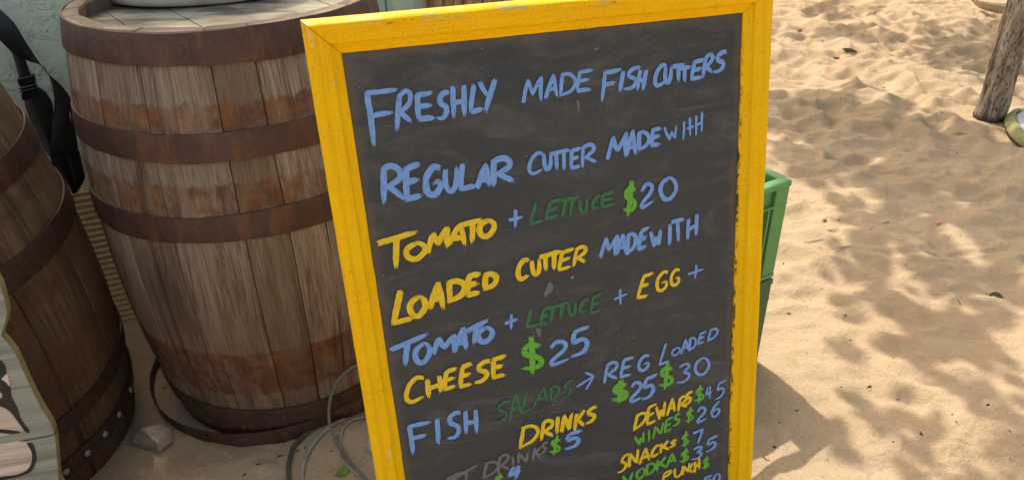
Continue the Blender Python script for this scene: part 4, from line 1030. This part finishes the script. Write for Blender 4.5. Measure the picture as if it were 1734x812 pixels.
# unseen tree added behind the wall: its crown keeps the barrels in broken shade
shade_tree = empty('tree', (-3.1, 5.6, 0)); tag(shade_tree, 'added unseen leafy tree behind the mint wall, put there to shade the barrels', 'tree')
m = MB(); m.tube([(0, 0, -.2), (.03, .02, 1.5), (-.05, .05, 3.2), (.1, -.05, 5.2), (.25, -.3, 7.2)], [.17, .15, .13, .11, .07], 16); m.build('trunk', BARK, shade_tree, True)
m = MB(); ml = MB()
for _ in range(22):
    gx, gy = (rt.uniform(-1.20, -.18), rt.uniform(.50, 1.30)) if _ < 40 else (rt.uniform(-4.5, -1.5), rt.uniform(-.5, 4.5))
    z = rt.uniform(7.0, 8.6); gr = rt.uniform(.22, .34); x, y = gx+SHX*z+3.1, gy+SHY*z-5.6
    tp = Vector((.25, -.3, 7.0)); p = Vector((x, y, z)); m.tube([tp, tp.lerp(p, .5)+Vector((0, 0, .15)), p], [.035, .018, .006], 6)
    for _ in range(int(gr*gr*math.pi/.0062*.47)):
        q_ = rt.uniform(0, 6.28); d = gr*math.sqrt(rt.random()); s_ = rt.uniform(.035, .055)
        c_ = Vector((x+d*math.cos(q_), y+d*math.sin(q_), z+rt.uniform(-.15, .15)))
        if c_.x-3.1-SHX*c_.z > -.05: continue
        nn = Vector((rt.uniform(-.6, .6), rt.uniform(-.6, .6), 1)).normalized(); a_ = nn.orthogonal().normalized(); b_ = nn.cross(a_)
        r_ = rt.uniform(0, 6.28); a_, b_ = a_*math.cos(r_)+b_*math.sin(r_), -a_*math.sin(r_)+b_*math.cos(r_)
        pts = [(1.5, 0, 0), (.8, .72, .1), (-.5, .8, .12), (-1.3, 0, 0), (-.5, -.8, .12), (.8, -.72, .1)]
        ml.add([c_+s_*(a_*px+b_*py+nn*pz) for px, py, pz in pts], [(0, 1, 2, 3), (0, 3, 4, 5)])
m.build('branches', BARK, shade_tree, True); shade_crown = ml.build('crown', LEAFM, shade_tree); tag(shade_crown, kind='stuff')

# ------------------------------------------------------------------ shoe at the right edge
SOLE = m_plain('straw_olive', (.30, .29, .11), .7, .22, 60, .5, 0, (.20, .19, .08))
DARKS = m_plain('dark_sole', (.03, .026, .022), .7, .1, 40, .2)
WHITEF = m_plain('pale_lining', (.56, .56, .60), .75, .05, 60, .3)
shoe = empty('slip_on_shoe', (2.148, 2.850, gz(2.15, 2.85)-.004), (0, 0, R(-22)))
tag(shoe, 'olive ribbed slip-on shoe with pale lining on the sand beside the tree trunk', 'shoe')
def outline(k, z, n=72, a=.19, b=.083):
    out = []
    for i in range(n):
        q_ = 2*math.pi*i/n; y = math.sin(q_); x = math.cos(q_)
        wv = 1.0+.10*y-.08*(1-y*y)*.5
        yy = (a-k)*math.copysign(abs(y)**.85, y); xx = (b-k)*math.copysign(abs(x)**.8, x)*wv
        out.append((xx, yy, z))
    return out
m = MB(); rows = [outline(.006, 0), outline(0, .004), outline(0, .011), outline(.004, .012)]; m.grid(rows, True); m.f.append(tuple(range(71, -1, -1))); smooth_angle(m.build('outsole', DARKS, shoe), 50)
m = MB(); rows = []
lv = [(.003, .011), (-.002, .018), (-.001, .030), (.006, .044), (.014, .054), (.022, .058), (.029, .055), (.032, .048)]
for k_, z in lv:
    rw = outline(k_, z)
    for i in range(72):
        rib = 1+ (.018 if i % 3 == 0 else -.006)*(1 if .015 < z < .056 else .3)
        x, y, zz = rw[i]; rw[i] = (x*rib, y*(1+(rib-1)*.5), zz+.012*max(0, y/.19)*(z/.058))
    rows.append(rw)
m.grid(rows, True); smooth_angle(m.build('upper', SOLE, shoe), 40)
m = MB(); rows = []
for k_, z in ((.030, .040), (.034, .052), (.044, .060), (.060, .066)): rows.append(outline(k_, z))
m.grid(rows, True); k = len(m.v)-72; m.f.append(tuple(k+i for i in range(72))); smooth_angle(m.build('lining', WHITEF, shoe), 60)

# ------------------------------------------------------------------ hoses, rock, shell, leaves
HOSE = m_plain('grey_green_hose', (.16, .15, .12), .5, .2, 40, .2); HOSE2 = m_plain('pale_hose', (.36, .32, .25), .5, .2, 40, .2); HOSE3 = m_plain('dark_hose', (.085, .08, .06), .5, .2, 40, .2)
def hose(name, label, pts, rad_, mat, group=None):
    sm = []
    P_ = [Vector(p) for p in pts]; n = len(P_)
    for i in range(n-1):
        p0, p1, p2, p3 = P_[max(0, i-1)], P_[i], P_[i+1], P_[min(n-1, i+2)]
        for q_ in range(8):
            t = q_/8; sm.append(.5*((2*p1)+(-p0+p2)*t+(2*p0-5*p1+4*p2-p3)*t*t+(-p0+3*p1-3*p2+p3)*t**3))
    sm.append(P_[-1])
    m = MB(); m.tube(sm, rad_, 12); o = m.build(name, mat, None, True); tag(o, label, 'hose', group); return o
def on(x, y, dz): return (x, y, gz(x, y)+dz)
hose('hose', 'grey green hose looping up off the sand in front of the grey barrel', [(-0.2821, 1.266, 0.17), (-0.3239, 1.233, 0.18), (-0.3575, 1.2211, 0.165), (-0.383, 1.2096, 0.135), (-0.3976, 1.1957, 0.09), (-0.3952, 1.1755, 0.05), (-0.3752, 1.1513, 0.022), (-0.3369, 1.1039, 0.01), (-0.3005, 1.0664, 0.007), (-0.2261, 0.9987, 0.006)], .0034, HOSE)
hose('hose', 'pale hose curving along the sand left of the looped grey hose', [on(-.380, 1.232, .002), on(-.403, 1.204, .006), on(-.428, 1.174, .006), on(-.443, 1.132, .006), on(-.439, 1.076, .006), on(-.40, .98, .004), on(-.3, .9, .004)], .0040, HOSE2)
hose('hose', 'dark hose end half buried in the sand, leftmost of the hoses', [on(-.425, 1.222, -.008), on(-.445, 1.206, .001), on(-.463, 1.187, .006), on(-.477, 1.15, .007), on(-.467, 1.077, .007), on(-.42, .96, .004), on(-.36, .9, .004)], .0048, HOSE3)
hose('hose', 'thin pale hose curling beside the yellow frame foot', [on(-.29, 1.262, .004), on(-.333, 1.239, .005), on(-.359, 1.221, .005), on(-.374, 1.191, .005), on(-.376, 1.156, .005), on(-.367, 1.127, .005), on(-.337, 1.097, .005), on(-.296, 1.073, .005), on(-.2, 1.05, .004)], .0026, HOSE2)
def blob(name, label, cat, loc, rad_, mat, seed, sub=3, amp=.35, kind=None, freq=1.6):
    import bmesh
    bm_ = bmesh.new(); bmesh.ops.create_icosphere(bm_, subdivisions=sub, radius=1)
    for v in bm_.verts:
        d = mnoise.noise(v.co*freq+Vector((seed, 0, 0))); e_ = mnoise.noise(v.co*freq*3+Vector((seed, 3, 0)))
        v.co *= 1+amp*d+.1*amp*e_
        v.co = Vector((v.co.x*rad_[0], v.co.y*rad_[1], v.co.z*rad_[2]))
    me_ = bpy.data.meshes.new(name); bm_.to_mesh(me_); bm_.free(); me_.materials.append(mat)
    o = bpy.data.objects.new(name, me_); C.objects.link(o); o.location = loc; tag(o, label, cat, kind=kind); return o
ROCK = m_plain('grey_rock', (.36, .29, .22), .85, .3, 60, .8, 0, (.42, .37, .30))
import bmesh
bm_ = bmesh.new(); rr = random.Random(12)
for _ in range(16):
    v_ = Vector((rr.gauss(0, 1), rr.gauss(0, 1), rr.gauss(0, 1))).normalized(); bm_.verts.new((v_.x*.050, v_.y*.038, v_.z*.034))
bmesh.ops.convex_hull(bm_, input=bm_.verts[:]); bmesh.ops.subdivide_edges(bm_, edges=bm_.edges[:], cuts=3, use_grid_fill=True)
for v in bm_.verts: v.co += v.co.normalized()*.0022*mnoise.noise(v.co*60)
me_ = bpy.data.meshes.new('rock'); bm_.to_mesh(me_); bm_.free(); me_.materials.append(ROCK)
rk = bpy.data.objects.new('rock', me_); C.objects.link(rk); rk.location = (-.797, 1.195, gz(-.797, 1.195)+.018)
tag(rk, 'grey angular stone lying on the sand between the two barrels', 'rock')
rk.rotation_euler = (0, 0, R(-25))
SHELL = m_plain('pink_shell', (.50, .38, .33), .5, .2, 90, .3)
m = MB(); rows = []
for i in range(30):
    t = i/29; a = t*9.5; q_ = .018*(1-t)+.001; cx_ = (.020*(1-t))*math.cos(a); cy_ = (.020*(1-t))*math.sin(a); cz_ = .012+.028*t
    rows.append((cx_, cy_, cz_, q_*.75))
m.tube([r_[:3] for r_ in rows], [r_[3] for r_ in rows], 12)
sh = m.build('sea_shell', SHELL, None, True); sh.location = (-.300, 1.172, gz(-.3, 1.172)-.004); sh.rotation_euler = (R(60), 0, R(20)); tag(sh, 'small pinkish spiral shell on the sand beside the yellow frame', 'shell')

def leaf(label, x, y, L_, W_, rot, colr, curl=.2, tilt=0, lift=.003, name='leaf', cat='leaf'):
    m = MB(); rows = []; n = 10
    for i in range(n+1):
        t = i/n; hw = W_*.5*math.sin(math.pi*min(1, t**.8))+.0006
        row = []
        for e in (-1, -.5, 0, .5, 1):
            row.append(((t-.5)*L_, e*hw, lift+curl*L_*(4*(t-.5)**2)*.12+abs(e)*hw*.25))
        rows.append(row)
    m.grid(rows); m.grid([[ (p[0], p[1], p[2]-.0007) for p in rw][::-1] for rw in rows])
    m.tube([(-.5*L_-.01, 0, lift+curl*L_*.25), (-.5*L_+.002, 0, lift+curl*L_*.25)], .0008, 5)
    key = 'leaf_%d_%d_%d' % tuple(int(c*100) for c in colr)
    mat = bpy.data.materials.get(key) or m_leaf(key, colr)
    o = m.build(name, mat, None, True); o.location = (x, y, gz(x, y)); o.rotation_euler = (R(tilt), 0, rot); tag(o, label, cat); return o
leaf('small orange dead leaf near the top of the sand', 1.817, 4.607, .06, .04, .4, (.45, .14, .05), .5)
leaf('bright red fallen petal on the sunlit sand', 1.901, 4.234, .045, .03, .8, (.60, .08, .03), .6)
leaf('dull red brown leaf just below the red petal', 1.817, 4.045, .05, .03, 1.5, (.30, .07, .035), .8)
leaf('dark green leaf standing in a hollow of the sand', 1.876, 4.053, .09, .05, 2.2, (.06, .09, .035), 1.0, 50, .02)
leaf('curled brown leaf on the shaded sand ridge', 1.847, 3.523, .07, .025, .2, (.16, .08, .04), .9)
leaf('brown leaf on the sand left of the tree trunk', 2.053, 3.309, .05, .03, 1.0, (.16, .09, .05), .9)
leaf('small brown leaf in the tree shade, middle of the sand', 1.572, 2.881, .04, .02, .3, (.12, .07, .04), .9)
leaf('nearly black dead leaf above the green crate', 1.266, 2.609, .035, .018, .0, (.03, .03, .025), .7)
leaf('yellow green leaf lying close behind the trunk', 3.060, 4.576, .07, .04, -.6, (.40, .42, .06), .6)
leaf('olive triangular leaf standing in the sand at the right', 1.361, 1.711, .040, .028, -.7, (.09, .09, .04), .6, 55, .010)
leaf('fresh green leaf between the hoses', -.360, 1.098, .030, .020, .7, (.13, .26, .03), 1.0, 20)
leaf('grey sliver of bark on the dappled sand', 1.223, 2.107, .030, .006, .5, (.16, .14, .13), .5, name='bark_sliver', cat='twig')
leaf('thin red twig on the dappled sand', 1.385, 2.085, .045, .006, .35, (.38, .13, .08), .3, name='twig', cat='twig')
leaf('forked yellow straw in front of the tree trunk', 1.889, 2.872, .085, .007, -.5, (.50, .42, .14), .2, name='straw', cat='straw')
leaf('tiny dark leaf beside the green crate', 1.03, 2.13, .02, .009, .8, (.10, .06, .04), .5)
for i, (x, y, rz) in enumerate([(1.02, 2.06, .35), (1.02, 1.95, .3), (.95, 2.00, .3), (2.42, 4.72, 1.4), (1.52, 4.9, 1.1)]):
    leaf(['thin pale twig in the sunlit sand right of the crate', 'short pale twig below the longer twig right of the crate', 'brown twig nearest the green crate', 'upright brown twig near the top of the sand', 'dark twig on the far sand beside the yellow frame'][i], x, y, .07, .004, rz, (.26, .19, .12), .1, name='twig', cat='twig')
# dry curved frond piece, far right
fr_ = MB(); rows = []
cc = [Vector((3.10, 5.13, .10)), Vector((3.12, 4.98, .045)), Vector((3.20, 4.88, .03)), Vector((3.34, 4.82, .03)), Vector((3.60, 4.82, .05)), Vector((3.9, 4.9, .07))]
for i in range(25):
    t = i/24*(len(cc)-1); k = min(int(t), len(cc)-2); p = cc[k].lerp(cc[k+1], t-k)
    wv = .006+.05*math.sin(math.pi*min(1, i/24*.9+.02)); rows.append([p+Vector((0, wv*e, .05*abs(e)**1.5*wv/.05)) for e in (-1, -.5, 0, .5, 1)])
fr_.grid(rows); fr_.grid([[q_-Vector((0, 0, .002)) for q_ in rw][::-1] for rw in rows])
fb = fr_.build('palm_frond_piece', m_plain('dry_frond', (.36, .27, .20), .7, .25, 50, .5), None, True); tag(fb, 'curved dry brown frond piece lying on the sand behind the tree trunk', 'frond')
fb.location = (0, 0, gz(3.15, 4.95)-.02)

# scattered specks: bits of twig, seed and shell grit
for nm, mat, cnt_, s0, s1 in (('dark_debris', m_plain('dark_debris', (.055, .035, .02), .8, .3, 30), 1100, .0010, .0040), ('shell_grit', m_plain('shell_grit', (.72, .64, .54), .6, .1, 30), 260, .0010, .0026)):
    m = MB(); rr = random.Random(77 if nm[0] == 'd' else 78)
    for _ in range(cnt_):
        d = .8*(9/.8)**(rr.random()**1.3); a = R(rr.uniform(-44, 44)); x, y = d*math.sin(a), d*math.cos(a)
        if (x-WALL_P.x)*WALL_N.x+(y-WALL_P.y)*WALL_N.y < .04 and x < .3: continue
        z = gz(x, y); s_ = rr.uniform(s0, s1)*(1+.18*max(0, d-1.5))*rr.random()**.5; L_ = s_*rr.uniform(1, 3.2); q_ = rr.uniform(0, 6.28); ca_, sa_ = math.cos(q_), math.sin(q_)
        pts = [(-L_, 0, 0), (0, -s_, 0), (L_, 0, s_*.3), (0, s_, 0), (0, 0, s_*1.1)]
        m.add([(x+px*ca_-py*sa_, y+px*sa_+py*ca_, z+pz) for px, py, pz in pts], [(0, 1, 4), (1, 2, 4), (2, 3, 4), (3, 0, 4)])
    o = m.build(nm, mat); tag(o, kind='stuff')
